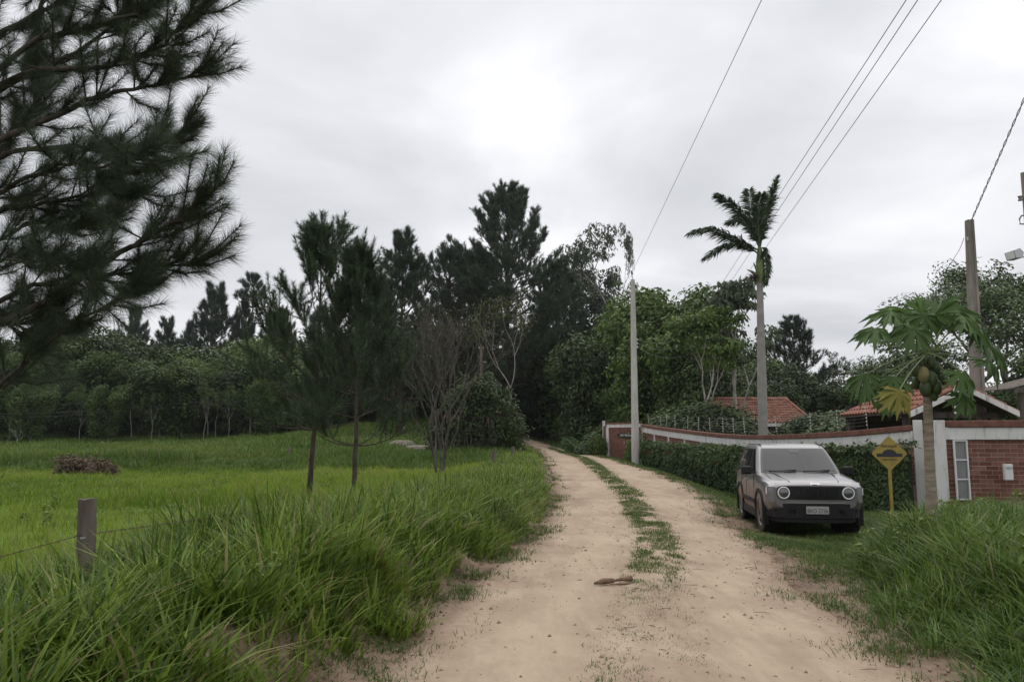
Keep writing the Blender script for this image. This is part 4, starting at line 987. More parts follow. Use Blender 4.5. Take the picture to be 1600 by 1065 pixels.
def right_wall():
    Yw = 20.0; a = at(1466, 660, Yw); b = at(1602, 655, 19.6); e = at(1780, 650, 19.0)
    org = np.array([a[0], a[1], gz(a[0], a[1])])
    root = thing('boundary_wall', 'brick wall panel with white frame, grille and letterbox right of the gate', 'wall', org)
    def sl(name, p, q, z0, z1, t0, t1, mat, bev=.008):
        d, n, Lg = seg_frame(p, q); n = n if n[1] < 0 else -n
        mb = MB(); slab(mb, p, q, z0, z1, z0, z1, n, t0, t1); mb.v = [tuple(np.array(v) - org) for v in mb.v]; return mb.build(name, mat, root, bevel=bev)
    d, n, Lg = seg_frame(a, b); n = n if n[1] < 0 else -n
    zt = a[2]; zb = org[2] - .3
    c0 = a + d * .15
    sl('panel_core', c0, b, zb, zt - .42, -.20, -.033, M_['mortar'])
    lay_bricks(root, org, c0, b, org[2] + .1, zt - .42, n, -.05)
    sl('beam', c0 + d * .002, e, zt - .42, zt - .12, -.22, .02, M_['white_wash'])
    sl('coping', c0 + d * .05, e, zt - .12, zt + .05, -.26, .07, M_['coping_clay'], .02)
    sl('column', a - d * .13, c0, zb, zt + .06, -.24, .014, M_['white_wash'])
    sl('column', b, b + d * .16, zb, zt - .422, -.22, .012, M_['white_wash'])
    c1 = b + d * .16
    sl('panel_core', c1, e, zb, zt - .42, -.20, -.033, M_['mortar'])
    lay_bricks(root, org, c1, e, org[2] + .6, zt - .42, n, -.05)
    # left gate column and the recessed gate leaf
    g0 = at(1424, 660, 20.6); g1 = at(1441, 660, 20.5)
    sl('column', g0 + np.array([.03, 0, 0]), g1, zb, zt + .08, -.22, .02, M_['white_wash'])
    p, q = g1 + np.array([.0, .25, 0]), a + np.array([0, .25, 0])
    sl('gate_leaf', p, q, org[2] - .1, zt - .05, -.04, .0, M_['grey_render'])
    # grille over a meter recess
    f0, f1 = at(1490, 688, 19.86), at(1512, 690, 19.8); zt2, zb2 = f0[2], at(1500, 780, 19.8)[2]
    gr = thing('meter_grille', 'tall white framed wire grille fixed on the brick wall', 'grille', (f0[0], f0[1], zb2))
    o0 = np.array([f0[0], f0[1], zb2]); W = f1[0] - f0[0]; H_ = zt2 - zb2
    mb = MB()
    for x in (0, W): mb.box((x, 0, H_ / 2), (.035, .04, H_))
    for z in (.0, H_ * .34, H_ * .67, H_): mb.box((W / 2, 0, z), (W + .034, .038, .03))
    mb.build('frame', M_['white_paint'], gr)
    mb = MB()
    for k in range(1, 9): mb.box((W * k / 9, .006, H_ / 2), (.005, .005, H_))
    for k in range(1, 26): mb.box((W / 2, .011, H_ * k / 26), (W, .005, .004))
    mb.build('mesh_wires', M_['galv'], gr)
    mb = MB(); mb.box((W / 2, .05, H_ / 2), (W, .03, H_)); mb.build('back_panel', M_['grey_render'], gr)
    lb = at(1575, 737, 19.45); l = thing('letterbox', 'small white metal letterbox on the brick wall', 'letterbox', lb - [0, 0, .19])
    mb = MB(); mb.box((0, 0, .19), (.20, .10, .38)); mb.build('body', M_['white_paint'], l, bevel=.012)
    mb = MB(); mb.box((0, -.055, .29), (.15, .012, .05)); mb.build('slot_flap', M_['galv'], l)
    p = at(1494, 652, 20.1); o = thing('fence_post', 'thin electric fence rod on the coping above the white grille', 'post', p, group=None)
    MB().box((0, 0, .45), (.022, .022, .9)).build('rod', M_['galv'], o)
    for k in range(6): MB().lathe([(.004, -.03), (.026, -.022), (.018, 0), (.026, .022), (.004, .03)], (-.03, -.03, .12 + k * .14), n=8).build('insulator', M_['white_paint'], o)
right_wall()
def tile_mesh(L_=.42, r0=.095, r1=.078, mat='clay_tile'):
    n = 6; V = []; Fs = []
    for (x, r_) in ((0, r0), (L_, r1)):
        for t_ in (0, -.014):
            for i in range(n + 1):
                a = math.pi * i / n; V.append((x, (r_ + t_) * math.cos(a), (r_ + t_) * math.sin(a) * .8))
    m = n + 1
    for i in range(n):
        Fs += [(i, i + 1, 2 * m + i + 1, 2 * m + i), (m + i, 3 * m + i, 3 * m + i + 1, m + i + 1), (i, m + i, m + i + 1, i + 1), (2 * m + i, 2 * m + i + 1, 3 * m + i + 1, 3 * m + i)]
    me = bpy.data.meshes.new('tile'); me.from_pydata(V, [], Fs); me.update(); me.materials.append(M_[mat]); return me
def gate_roof():
    org = np.array([11.9, 20.9, gz(11.9, 20.9)])
    root = thing('gate_shelter', 'small gabled clay tile roof on posts over the entrance gate', 'shelter', org)
    ap = at(1507, 601, 20.7); le = at(1421, 641, 20.7); re = at(1590, 641, 20.7)
    zr, ze, xa, xl, xr = ap[2] - org[2], le[2] - org[2], ap[0] - org[0], le[0] - org[0], re[0] - org[0]
    y0, y1 = -.2, 4.3; TM = tile_mesh(); rt = random.Random(4)
    for sgn, xe in ((-1, xl), (1, xr)):
        run = abs(xe - xa); drop = zr - ze; Ls = math.hypot(run, drop); pit = math.atan2(drop, run)
        mb = MB()
        V = [(xa, y0, zr - .03), (xa, y1, zr - .03), (xe, y1, ze - .03), (xe, y0, ze - .03)]; V += [(x, y, z - .05) for x, y, z in V]
        mb.add(V, [(0, 1, 2, 3), (7, 6, 5, 4), (0, 3, 7, 4), (1, 5, 6, 2), (0, 4, 5, 1), (3, 2, 6, 7)]); deck = mb.build('roof_deck', M_['dark_wood'], root)
        rows = int(Ls / .34) + 1; cols = int((y1 - y0) / .2)
        for i in range(rows):
            for j in range(cols):
                s = Ls - i * .34 + .04; s = min(s, Ls + .05)
                o = bpy.data.objects.new('tile', TM); C.objects.link(o); o.parent = deck
                x = xa + sgn * s * math.cos(pit); z = zr - s * math.sin(pit) - .015 + .01 * i
                o.location = (x, y0 + .1 + j * .2, z); o.rotation_euler = (rt.uniform(-.03, .03), -pit + .03 if sgn < 0 else -pit + .03, 0 if sgn < 0 else math.pi)
                if sgn > 0: o.rotation_euler = (0, -pit + .03, math.pi)
        # barge board
        mb = MB(); mb.add([(xa, y0 - .04, zr - .02), (xe, y0 - .04, ze - .02), (xe, y0 - .04, ze - .17), (xa, y0 - .04, zr - .17), (xa, y0 - .08, zr - .02), (xe, y0 - .08, ze - .02), (xe, y0 - .08, ze - .17), (xa, y0 - .08, zr - .17)],
                          [(0, 1, 2, 3), (7, 6, 5, 4), (0, 4, 5, 1), (3, 2, 6, 7), (0, 3, 7, 4), (1, 5, 6, 2)]); mb.build('barge_board', M_['white_wash'], root)
    for j in range(12):
        o = bpy.data.objects.new('ridge_tile', TM); C.objects.link(o); o.parent = root; o.location = (xa, y0 - .02 + j * .37, zr + .0); o.rotation_euler = (0, 0, math.pi / 2); o.scale = (1, 1.2, 1.2)
    for x in (xl + .25, xr - .25):
        for y in (.5, y1 - .3):
            mb = MB(); mb.box((x, y, (ze - .05) / 2 - .1), (.16, .16, ze + .1)); mb.build('post', M_['dark_wood'], root)
    for y in (.5, y1 - .3):
        mb = MB(); mb.box(((xl + xr) / 2, y, ze - .1), (abs(xr - xl) - .2, .12, .16)); mb.build('tie_beam', M_['dark_wood'], root)
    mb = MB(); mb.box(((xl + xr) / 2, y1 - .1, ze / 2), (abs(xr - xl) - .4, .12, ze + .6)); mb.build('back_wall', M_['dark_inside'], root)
gate_roof()
def house():
    Yh = 49; a = at(1135, 625, Yh + 2); org = np.array([at(1190, 660, Yh)[0], Yh, gz(at(1190, 660, Yh)[0], Yh)])
    root = thing('house', 'low garden house with a weathered clay tile roof behind the palm', 'house', org)
    xl, xr = at(1100, 660, Yh)[0] - org[0], at(1256, 660, Yh)[0] - org[0]; ze = at(1200, 661, Yh)[2] - org[2]; zr = at(1200, 624, Yh + 2.6)[2] - org[2]; rl, rr_ = xl + 1.2, at(1228, 624, Yh + 2.6)[0] - org[0]
    yb = 5.2
    # tiled slopes: corrugated rows, laid course by course
    def slope(p_el, p_er, p_rl, p_rr, nrow, ncol):
        A = Acc(); rt = np.random.default_rng(2)
        p_el, p_er, p_rl, p_rr = map(np.array, (p_el, p_er, p_rl, p_rr)); nn = unit(np.cross(p_er - p_el, p_rl - p_el)); nn = nn if nn[2] > 0 else -nn
        for i in range(nrow):
            u = np.linspace(0, 1, ncol * 4 + 1); h = .055 * np.abs(np.cos(np.pi * ncol * u)) 
            rows = []
            for tt, lift in ((i / nrow, .05), ((i + 1.12) / nrow, .0)):
                tt = min(tt, 1); L0 = p_el + (p_rl - p_el) * tt; R0 = p_er + (p_rr - p_er) * tt
                rows.append(L0 + (R0 - L0) * u[:, None] + nn * (h + lift)[:, None] + rt.normal(0, .006, (len(u), 3)))
            V = np.concatenate(rows); m = len(u); k = np.arange(m - 1); A.add(V, np.stack([k, k + 1, m + k + 1, m + k], -1), None, .5)
        return A
    E = .45
    A = slope((xl - E, -E, ze), (xr + E, -E, ze), (rl, yb / 2, zr), (rr_, yb / 2, zr), 14, 34); A.build('roof_slope', M_['clay_tile_old'], root)['kind'] = 'stuff'
    A = slope((xr + E, -E, ze), (xr + E, yb + E, ze), (rr_, yb / 2, zr), (rr_ + .01, yb / 2, zr), 14, 26); A.build('roof_slope', M_['clay_tile_old'], root)['kind'] = 'stuff'
    A = slope((xr + E, yb + E, ze), (xl - E, yb + E, ze), (rr_, yb / 2, zr), (rl, yb / 2, zr), 14, 34); A.build('roof_slope', M_['clay_tile_old'], root)['kind'] = 'stuff'
    A = slope((xl - E, yb + E, ze), (xl - E, -E, ze), (rl, yb / 2, zr), (rl + .01, yb / 2, zr), 14, 26); A.build('roof_slope', M_['clay_tile_old'], root)['kind'] = 'stuff'
    mb = MB(); mb.tube([(rl - .1, yb / 2, zr + .05), (rr_ + .1, yb / 2, zr + .05)], .11, 8); mb.build('ridge_cap', M_['clay_tile_old'], root)
    for (p, q) in (((rr_, yb / 2, zr + .05), (xr + E, -E, ze + .08)), ((rr_, yb / 2, zr + .05), (xr + E, yb + E, ze + .08))):
        mb = MB(); mb.tube([p, q], .09, 8); mb.build('hip_cap', M_['clay_tile_old'], root)
    mb = MB(); mb.box(((xl + xr) / 2, -E + .02, ze - .10), (xr - xl + 2 * E, .05, .20)); mb.build('fascia', M_['white_wash'], root)
    mb = MB(); mb.box((xr + E - .02, yb / 2, ze - .10), (.05, yb + 2 * E - .1, .20)); mb.build('fascia', M_['white_wash'], root)
    mb = MB(); mb.box(((xl + xr) / 2, yb / 2 + .6, ze / 2 - .12), (xr - xl - .3, yb - 1.2, ze)); mb.build('wall', M_['coping_clay'], root)
    for x in (xl + .2, (xl + xr) / 2, xr - .2): MB().box((x, -.1, ze / 2 - .12), (.22, .22, ze)).build('veranda_post', M_['coping_clay'], root)
    mb = MB(); mb.box(((xl + xr) / 2 + 1.2, 1.17, 1.2), (1.2, .06, 1.1)); wn = mb.build('window', M_['white_paint'], root)
    mb = MB(); mb.box(((xl + xr) / 2 + 1.2, 1.13, 1.2), (1.0, .03, .9)); mb.build('pane', M_['dark_inside'], wn)
house()
def far_gate():
    a, b = at(948, 662, 48), at(1001, 660, 46); zb = at(948, 709, 48)[2] - .15
    org = np.array([a[0], a[1], zb]); d, n, Lg = seg_frame(a, b); n = n if n[1] < 0 else -n
    root = thing('entrance_wall', 'short red-brown wall with white columns and a black name board past the white pole', 'wall', org)
    def sl(name, p, q, z0, z1, t0, t1, mat):
        mb = MB(); slab(mb, p, q, z0, z1, z0, z1, n, t0, t1); mb.v = [tuple(np.array(v) - org) for v in mb.v]; return mb.build(name, mat, root)
    zt = a[2]
    sl('panel', a + d * .1, b, zb - .3, zt - .22, -.15, -.03, M_['coping_clay']); sl('beam', a, b, zt - .22, zt - .02, -.17, .02, M_['white_wash']); sl('coping', a, b, zt - .02, zt + .08, -.22, .06, M_['coping_clay'])
    sl('column', a - d * .05, a + d * .16, zb - .3, zt - .222, -.16, .03, M_['white_wash'])
    e = at(943.5, 657, 50.5); mb = MB(); mb.box((e[0] - org[0], e[1] - org[1], (e[2] - zb) / 2 - .1), (.16, .16, e[2] - zb + .2)); mb.build('column', M_['white_wash'], root)
    d2 = np.array([e[0] - a[0], e[1] - a[1], 0]); mb = MB(); nn = np.array([-d2[1], d2[0], 0]) / np.linalg.norm(d2)
    slab(mb, a, e, zb, zt - .1, zb, zt - .1, nn, -.05, .05); mb.v = [tuple(np.array(v) - org) for v in mb.v]; mb.build('return_wall', M_['coping_clay'], root)
    # name board: a dark slab with white letters
    c0 = at(980, 679.5, 46.8); bo = thing('name_board', 'dark oval board with white lettering hung on the red-brown wall', 'sign', c0 - np.array([0, 0, .15])); bo.rotation_euler = (0, 0, math.atan2(d[1], d[0]))
    pts = [(.78 * math.cos(x) * (1 + .04 * math.sin(5 * x)), .13 * math.copysign(abs(math.sin(x)) ** .7, math.sin(x)) * (1 + .1 * math.sin(3 * x))) for x in np.linspace(0, 2 * math.pi, 28)[:-1]]
    MB().prism(pts, -.03, .03, lambda u, v, q: (u, q, v + .15)).build('board', M_['black_plastic'], bo)
    text_mesh('lettering', 'AG Bhauma', .19, M_['white_paint'], bo, Matrix.Translation((0, -.035, .15)) @ Matrix.Rotation(R(90), 4, 'X'), .003, 1.15)
far_gate()

# ================================================================ poles and wires
def white_pole():
    b = at(993, 719, 41); t = at(988.5, 437, 41); base = np.array([b[0], 41, gz(b[0], 41)])
    o = thing('utility_pole', 'round whitish concrete power pole standing on the verge at the hedge end', 'pole', base)
    T = t - base; V, Q_ = tube(np.array([[0, 0, -.3], T * .5, T]), [.21, .165, .115], 20); sh = nmesh('shaft', V, Q_, None, M_['concrete'], o, True)
    MB().tube([T + [0, 0, -.02], T + [0, 0, .05]], [.115, .03], 12).build('cap', M_['concrete'], o)
    MB().tube([T + [0, 0, .0], T + [-.02, 0, .28]], [.02, .012], 6).build('pin', M_['galv'], o)
    MB().lathe([(.01, -.06), (.06, -.05), (.045, 0), (.065, .03), (.02, .07)], T + np.array([-.02, 0, .33]), n=10).build('insulator', M_['concrete_dark'], o)
    for dz in (-3.15, -3.35, -3.55):
        q = T * ((T[2] + dz) / T[2]); MB().lathe([(.01, -.04), (.04, -.03), (.028, 0), (.04, .03), (.01, .04)], q + np.array([.19, -.02, 0]), n=8).build('rack_insulator', M_['white_paint'], o)
    q = T * ((T[2] - 3.35) / T[2]); MB().box(q + np.array([.155, -.02, 0]), (.02, .05, .55)).build('rack', M_['galv'], o)
    return base + T
WPT = white_pole()
def wire(name, label, pts, r=.012, group=None, sag=0.3, n=14):
    P = []
    for a, b in zip(pts[:-1], pts[1:]):
        a, b = np.array(a, float), np.array(b, float)
        for i in range(n + (1 if b is pts[-1] else 0)):
            t = i / n; P.append(a + (b - a) * t - np.array([0, 0, sag * 4 * t * (1 - t)]))
    P.append(np.array(pts[-1], float)); mb = MB(); mb.tube(P, r, 5); return tag(mb.build(name, M_['wire_dark'], smooth=True), label, 'wire', group)
def through(a, px, py, z, zend=None, back=-14):
    """end of a line from a through the pixel's ray at height z, carried on behind the camera"""
    d = ray(px, py); q = np.array([0, 0, EYE]) + d * ((z - EYE) / d[2]); k = (back - a[1]) / (q[1] - a[1]); return a + (q - a) * k
wt = WPT + np.array([-.02, 0, .4]); wire('power_line', 'single power line running from the top of the white pole over the road', [wt, through(wt, 1190, 0, 9.4)], .007, sag=0)
for px0, py0, px1 in ((1122, 452, 1416), (1134, 452, 1434), (1146, 458, 1471)):
    a = at(px0, py0, 46); wire('power_line', 'power line passing behind the palm crown into the trees', [a + (a - through(a, px1, 0, 9.6)) * .12, through(a, px1, 0, 9.6)], .009, 'three power lines over the palm', sag=0)
for k, (ex, ey) in enumerate(((1092, 508), (1104, 512), (1116, 522))):
    a = WPT + np.array([.2, 0, -3.15 - .2 * k]); b = at(ex, ey, 47); wire('service_cable', 'slack service cable from the white pole towards the garden trees', [a, b], .012, 'slack service cables', sag=.55 + .2 * k)
def square_pole():
    t = at(1514.5, 344, 21.6); b = at(1530, 700, 21.6); base = np.array([b[0], 21.6, gz(b[0], 21.6)]); T = t - base
    T[0] = t[0] - base[0]
    o = thing('utility_pole', 'weathered grey rectangular concrete pole standing behind the gate roof', 'pole', base)
    mb = MB(); prof = [(-1, -1), (-.45, -1), (-.35, -.72), (.35, -.72), (.45, -1), (1, -1), (1, 1), (-1, 1)]; V = []
    for z, h in ((-.3, .17), (T[2], .085)):
        k = (z / T[2]); V += [(T[0] * k + u * h, v * h, z) for u, v in prof]
    n = len(prof); mb.add(V, [tuple(range(n))[::-1], tuple(range(n, 2 * n))] + [(i, (i + 1) % n, n + (i + 1) % n, n + i) for i in range(n)]); mb.build('shaft', M_['concrete_dark'], o)
    mb = MB(); mb.box((T[0] * .9 - .1, -.06, T[2] * .93), (.05, .04, .10)); mb.build('bracket', M_['galv'], o)
    return base + T
SPT = square_pole()
a = SPT + np.array([.06, 0, 0]); d = ray(1600, 155); q = at(1600, 155, 17.5); e = a + (q - a) * 2.2
for ph in (0, math.pi):
    P = [a + (e - a) * t + .018 * np.array([math.cos(t * 90 + ph), 0, math.sin(t * 90 + ph)]) for t in np.linspace(0, 1, 220)]
    mb = MB(); mb.tube(P, .011, 5); tag(mb.build('twisted_cable', M_['wire_dark'], smooth=True), 'twisted service cable rising from the top of the grey square pole', 'wire', 'twisted service cable pair')
b0 = at(1506, 372, 21.5); wire('service_cable', 'thin drop wire hanging beside the grey square pole', [b0, at(1494, 398, 24), at(1470, 430, 30)], .008, sag=.05)
def side_pole():
    b = at(1634, 700, 17.0); base = np.array([b[0], 17, gz(b[0], 17)]); o = thing('floodlight_pole', 'steel pole beside the brick wall carrying a floodlight and bent brackets', 'pole', base)
    zt = at(1634, 270, 17)[2] - base[2]; MB().tube([(0, 0, -.2), (0, 0, zt)], [.08, .06], 12).build('shaft', M_['concrete_dark'], o)
    for (p0, p1, nm) in (((1622, 307), (1592, 308), 'arm'), ((1622, 398), (1594, 402), 'lamp_arm')):
        MB().tube([at(*p0, 17) - base + [.15, 0, 0], at(*p1, 17) - base], .016, 8).build(nm, M_['galv'], o)
    MB().tube([at(1622, 338, 17) - base, at(1603, 336, 17) - base, at(1596, 337, 17) - base, at(1593, 342, 17) - base, at(1594, 350, 17) - base, at(1602, 350, 17) - base, at(1622, 349, 17) - base], .018, 8).build('hook_bracket', M_['wire_dark'], o)
    MB().lathe([(.01, -.06), (.05, -.05), (.03, 0), (.05, .05), (.01, .06)], at(1594, 310, 17) - base, n=10).build('insulator', M_['concrete_dark'], o)
    c = at(1585, 398, 17) - base; rot = Matrix.Rotation(R(-14), 3, 'Y') @ Matrix.Rotation(R(20), 3, 'Z')
    mb = MB(); pr = [(-.13, -.09), (.07, -.11), (.15, 0), (.07, .11), (-.13, .09)]
    mb.prism(pr, -.12, .12, lambda u, v, q_: tuple(np.array(rot @ Vector((u, q_, v))) + c)); fl = mb.build('floodlight', M_['galv'], o, bevel=.008)
    mb = MB(); mb.prism([(-.134, -.075), (-.131, -.075), (-.131, .075), (-.134, .075)], -.10, .10, lambda u, v, q_: tuple(np.array(rot @ Vector((u, q_, v))) + c)); mb.build('lens', M_['white_paint'], fl)
side_pole()
def timber_pole(px, ytop, ybot, Y, label, r=.09, lean=0):
    b = at(px, ybot, Y); base = np.array([b[0], Y, gz(b[0], Y)]); t = at(px + lean, ytop, Y) - base
    o = thing('timber_pole', label, 'pole', base); V, Q_ = tube(np.array([[0, 0, -.3], t * .35, t * .7, t]), [r, r * .95, r * .88, r * .8], 10); nmesh('shaft', V, Q_, None, M_['old_wood'], o, True)
    MB().tube([t, t + [0, 0, .03]], [r * .8, r * .5], 10).build('cap', M_['dark_wood'], o)
    for s in (-1, 1): MB().lathe([(.008, -.06), (.04, -.05), (.028, 0), (.04, .05), (.008, .06)], t + np.array([s * (r + .03), 0, -.25]), n=8).build('insulator', M_['white_paint'], o)
    return base + t
tp = timber_pole(391, 615, 692, 74, 'weathered timber pole at the edge of the wood beyond the pasture', .13, 2)
for k in range(2): wire('field_line', 'slack wire along the edge of the wood behind the pasture', [at(-80, 648 + 6 * k, 70), tp + [0, 0, -.2 - .35 * k], at(560, 628 + 5 * k, 76)], .008, 'wires along the wood edge', sag=.4)
timber_pole(752, 538, 640, 60, 'tall grey pole behind the overgrown hut beside the thin pale tree', .12)

# ================================================================ hedge
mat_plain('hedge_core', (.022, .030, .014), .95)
def hedge():
    r = np.random.default_rng(15); hy = np.array([41.5, 38, 33, 29, 26, 23.8, 22.2, 21.0, 20.2, 19.9]); hx = np.array([6.75, 6.75, 6.85, 7.0, 7.15, 7.5, 8.0, 8.6, 9.25, 9.75])
    wy = np.array(WY)[::-1]; wx = np.array([p[0] for p in WP])[::-1]
    base = np.array([7.6, 26, gz(7.6, 26)]); root = thing('hedge', 'long dark green clipped hedge along the foot of the white-framed wall', 'hedge', base)
    s = np.concatenate([[0], np.cumsum(np.hypot(np.diff(hx), np.diff(hy)))]); S = s[-1]
    def hf(u): return np.interp(u, s, hx), np.interp(u, s, hy)
    def top_z(x, y): return np.interp(y, [19, 21, 24, 28, 33, 38, 42], [1.50, 1.36, 1.28, 1.25, 1.24, 1.22, 1.25]) + gz_v(x, y) * .35
    def gz_v(x, y): return terrain(x, y)
    n = 46000; u = S * r.uniform(0, 1, n) ** 1.0; x0, y0 = hf(u); x1, y1 = hf(np.clip(u + .3, 0, S)); tx, ty = x1 - x0, y1 - y0; ll = np.hypot(tx, ty) + 1e-6
    nx_, ny_ = -ty / ll, tx / ll; flip = np.where(nx_ * -1 + ny_ * -1 < 0, -1, 1); nx_, ny_ = nx_ * flip, ny_ * flip     # outward: towards the road and camera
    kind = r.uniform(0, 1, n) < .68
    g = gz_v(x0, y0); hz_ = top_z(x0, y0)
    bul = .55 * (fbm(u * .9, r.uniform(0, 1, n) * 0 + 2, 95) - .5)
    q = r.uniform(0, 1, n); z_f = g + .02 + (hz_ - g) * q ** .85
    lump = .5 * (fbm(u * 1.1, z_f * 1.6, 96, 3) - .5) * 1.2
    prof = -.28 * np.clip((q - .7) / .3, 0, 1) ** 2 + .06
    dep = -np.abs(r.normal(0, .10, n))
    depth_top = -r.uniform(0, 1, n) * np.clip(np.interp(y0, [19, 22, 26, 34, 42], [.5, 1.3, 1.5, .9, .5]), 0, 3)
    o = np.where(kind, lump + prof + dep, depth_top)
    z = np.where(kind, z_f, hz_ + .18 * (fbm(u * 1.7, depth_top * 1.7, 97) - .5) * 2 - np.abs(r.normal(0, .05, n)))
    P = np.column_stack([x0 + nx_ * o, y0 + ny_ * o, z])
    nr = unit(np.column_stack([np.where(kind, nx_, 0), np.where(kind, ny_, 0), np.where(kind, .35, 1)]) + rand_dir(r, n) * .7)
    d = unit(np.cross(nr, rand_dir(r, n)) + np.array([0, 0, -.45]))
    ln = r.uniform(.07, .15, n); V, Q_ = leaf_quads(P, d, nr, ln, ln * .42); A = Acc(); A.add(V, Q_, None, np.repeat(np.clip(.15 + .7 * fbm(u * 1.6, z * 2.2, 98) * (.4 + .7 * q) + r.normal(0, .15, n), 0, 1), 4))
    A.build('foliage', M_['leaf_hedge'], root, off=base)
    # tall shoots breaking the clipped top
    m = 420; u2 = r.uniform(0, S, m); xa, ya = hf(u2); oo = -r.uniform(.0, .8, m); A = Acc(); tip = np.column_stack([xa + .05 - oo * .5, ya + r.uniform(-.1, .1, m), top_z(xa, ya) + r.uniform(-.02, .16, m)])
    clump_leaves(A, r, tip, 14, .11, .13, .05, flat=1.0, up=.3, tint=(.4, 1)); A.build('shoots', M_['leaf_hedge'], root, off=base)
    # twiggy inside
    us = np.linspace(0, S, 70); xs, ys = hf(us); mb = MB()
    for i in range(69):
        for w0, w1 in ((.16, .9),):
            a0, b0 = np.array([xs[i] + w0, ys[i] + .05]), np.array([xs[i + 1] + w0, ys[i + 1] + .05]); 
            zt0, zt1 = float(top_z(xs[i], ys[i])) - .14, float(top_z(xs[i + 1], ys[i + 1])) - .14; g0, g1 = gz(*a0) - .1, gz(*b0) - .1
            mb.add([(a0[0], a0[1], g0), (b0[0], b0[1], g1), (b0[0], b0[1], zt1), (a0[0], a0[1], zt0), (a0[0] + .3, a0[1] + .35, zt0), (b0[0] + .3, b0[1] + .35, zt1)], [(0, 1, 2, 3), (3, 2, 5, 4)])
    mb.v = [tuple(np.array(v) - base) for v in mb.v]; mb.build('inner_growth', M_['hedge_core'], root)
    # a few red blossoms
    k = 16; u3 = np.concatenate([r.uniform(S * .72, S, 10), r.uniform(0, S, 6)]); xa, ya = hf(u3); 
    for i in range(k):
        c = np.array([xa[i] - .12, ya[i] - .12, float(top_z(xa[i], ya[i])) - r.uniform(.02, .5)]); A = Acc(); dd = rand_dir(r, 9) + np.array([-.4, -.6, .2]); V, Q_ = leaf_quads(np.repeat(c[None], 9, 0), unit(dd), rand_dir(r, 9), .07, .045); A.add(V, Q_); A.build('blossom', M_['blossom'], root, off=base)
mat_plain('blossom', (.42, .06, .05), .6)
hedge()
# bushes beyond the hedge end
bu = broadleaf('bush', 'dark rounded bush beside the red-brown entrance wall', 'bush', None, 66, 1.8, .2, .04, M_['leaf_hedge'], M_['dark_bark'], lev=2, fork=(4, 5), ang=(.5, 1.2), trop=.02, clump=(90, .30, .10, .06), low=30, stems=3)
place(bu, USED, 918, 676, 49, squash=.8)
bu2 = broadleaf('bush', 'yellow-green rounded bush against the white column of the entrance wall', 'bush', None, 67, 1.3, .2, .04, M_['leaf_light'], M_['dark_bark'], lev=2, fork=(4, 5), ang=(.5, 1.2), trop=.02, clump=(90, .25, .09, .055), low=20, stems=3)
place(bu2, USED, 935, 678, 48.2, squash=.45)
place(bu, USED, 900, 681, 52, label='low dark bush at the far end of the verge row', squash=.9)
place(bu2, USED, 986, 684, 42.5, label='small yellow-green bush beside the white pole', squash=.28)

# ================================================================ overgrown hut
def hut():
    a, b = at(696, 712, 44), at(786, 712, 44); base = np.array([(a[0] + b[0]) / 2, 45, gz((a[0] + b[0]) / 2, 45)]); W = b[0] - a[0]; ze = at(740, 652, 44)[2] - base[2]
    o = thing('hut', 'small tile-roofed hut smothered in dark creeper beside the road', 'hut', base)
    MB().box((0, 1.1, ze / 2 - .15), (W, 2.4, ze + .1)).build('wall', M_['dark_wood'], o)
    mb = MB(); mb.add([(-W / 2 - .2, -.35, ze - .06), (W / 2 + .2, -.35, ze - .06), (W / 2 + .2, 2.6, ze + .75), (-W / 2 - .2, 2.6, ze + .75), (-W / 2 - .2, -.35, ze - .12), (W / 2 + .2, -.35, ze - .12), (W / 2 + .2, 2.6, ze + .69), (-W / 2 - .2, 2.6, ze + .69)], [(0, 1, 2, 3), (7, 6, 5, 4), (0, 4, 5, 1), (1, 5, 6, 2), (2, 6, 7, 3), (3, 7, 4, 0)]); rf = mb.build('roof', M_['dark_wood'], o)
    TM = tile_mesh(.5, .11, .09); n = int((W + .3) / .24)
    for i in range(3):
        for j in range(n):
            t = bpy.data.objects.new('tile', TM); C.objects.link(t); t.parent = rf; t.location = (-W / 2 - .1 + j * .24, -.42 + i * .42, ze - .04 + i * .12 + .01 * (i % 2)); t.rotation_euler = (0, -.27, math.pi / 2)
    MB().box((W * .2, -.115, .85), (.7, .05, 1.7)).build('door', M_['old_wood'], o)
    r = np.random.default_rng(8)
    c = thing('creeper', 'mass of dark creeper and shrubs swallowing the small hut', 'plant', base)
    A = Acc(); n = 640
    tips = np.column_stack([r.normal(-.1, W * .40, n).clip(-W * .78, W * .78), r.uniform(-.8, 2.4, n), np.zeros(n)])
    hmax = (at(755, 590, 45)[2] - base[2]) * (1 - .45 * (np.abs(tips[:, 0] - .2) / (W * .72)) ** 2.2) * (.62 + .7 * fbm(tips[:, 0] * 1.1 + 7, tips[:, 1] * 1.1, 93)); tips[:, 2] = hmax * r.uniform(.02, 1, n) ** .8
    front = (np.abs(tips[:, 2] - ze) < .22) & (tips[:, 0] < W * .25) & (tips[:, 1] < .5) & (tips[:, 0] > -W * .45); tips = tips[~front]
    clump_leaves(A, r, tips, 62, .42, .17, .10, flat=.9, droop=.3); A.build('foliage', M_['leaf_dark'], c)
    B = Acc()
    for k in range(26):
        x = r.uniform(-W * .5, W * .55); P = np.array([[x, -.5, -.1], [x + r.normal(0, .15), -.6, .9], [x + r.normal(0, .3), -.5, 2], [x + r.normal(0, .5), -.3, 2.9]]); V, Q_ = tube(P, [.03, .025, .02, .01], 5); B.add(V, Q_)
    B.build('stems', M_['grey_bark'], c, smooth=True)
    A = Acc(); n = 60; tips = np.column_stack([r.normal(W * .58, .35, n), r.uniform(-1.3, -.4, n), r.uniform(.2, 1.9, n)]); clump_leaves(A, r, tips, 30, .28, .16, .07, flat=.8, droop=.3)
    A.build('bright_shoots', M_['leaf_mid'], c)
hut()

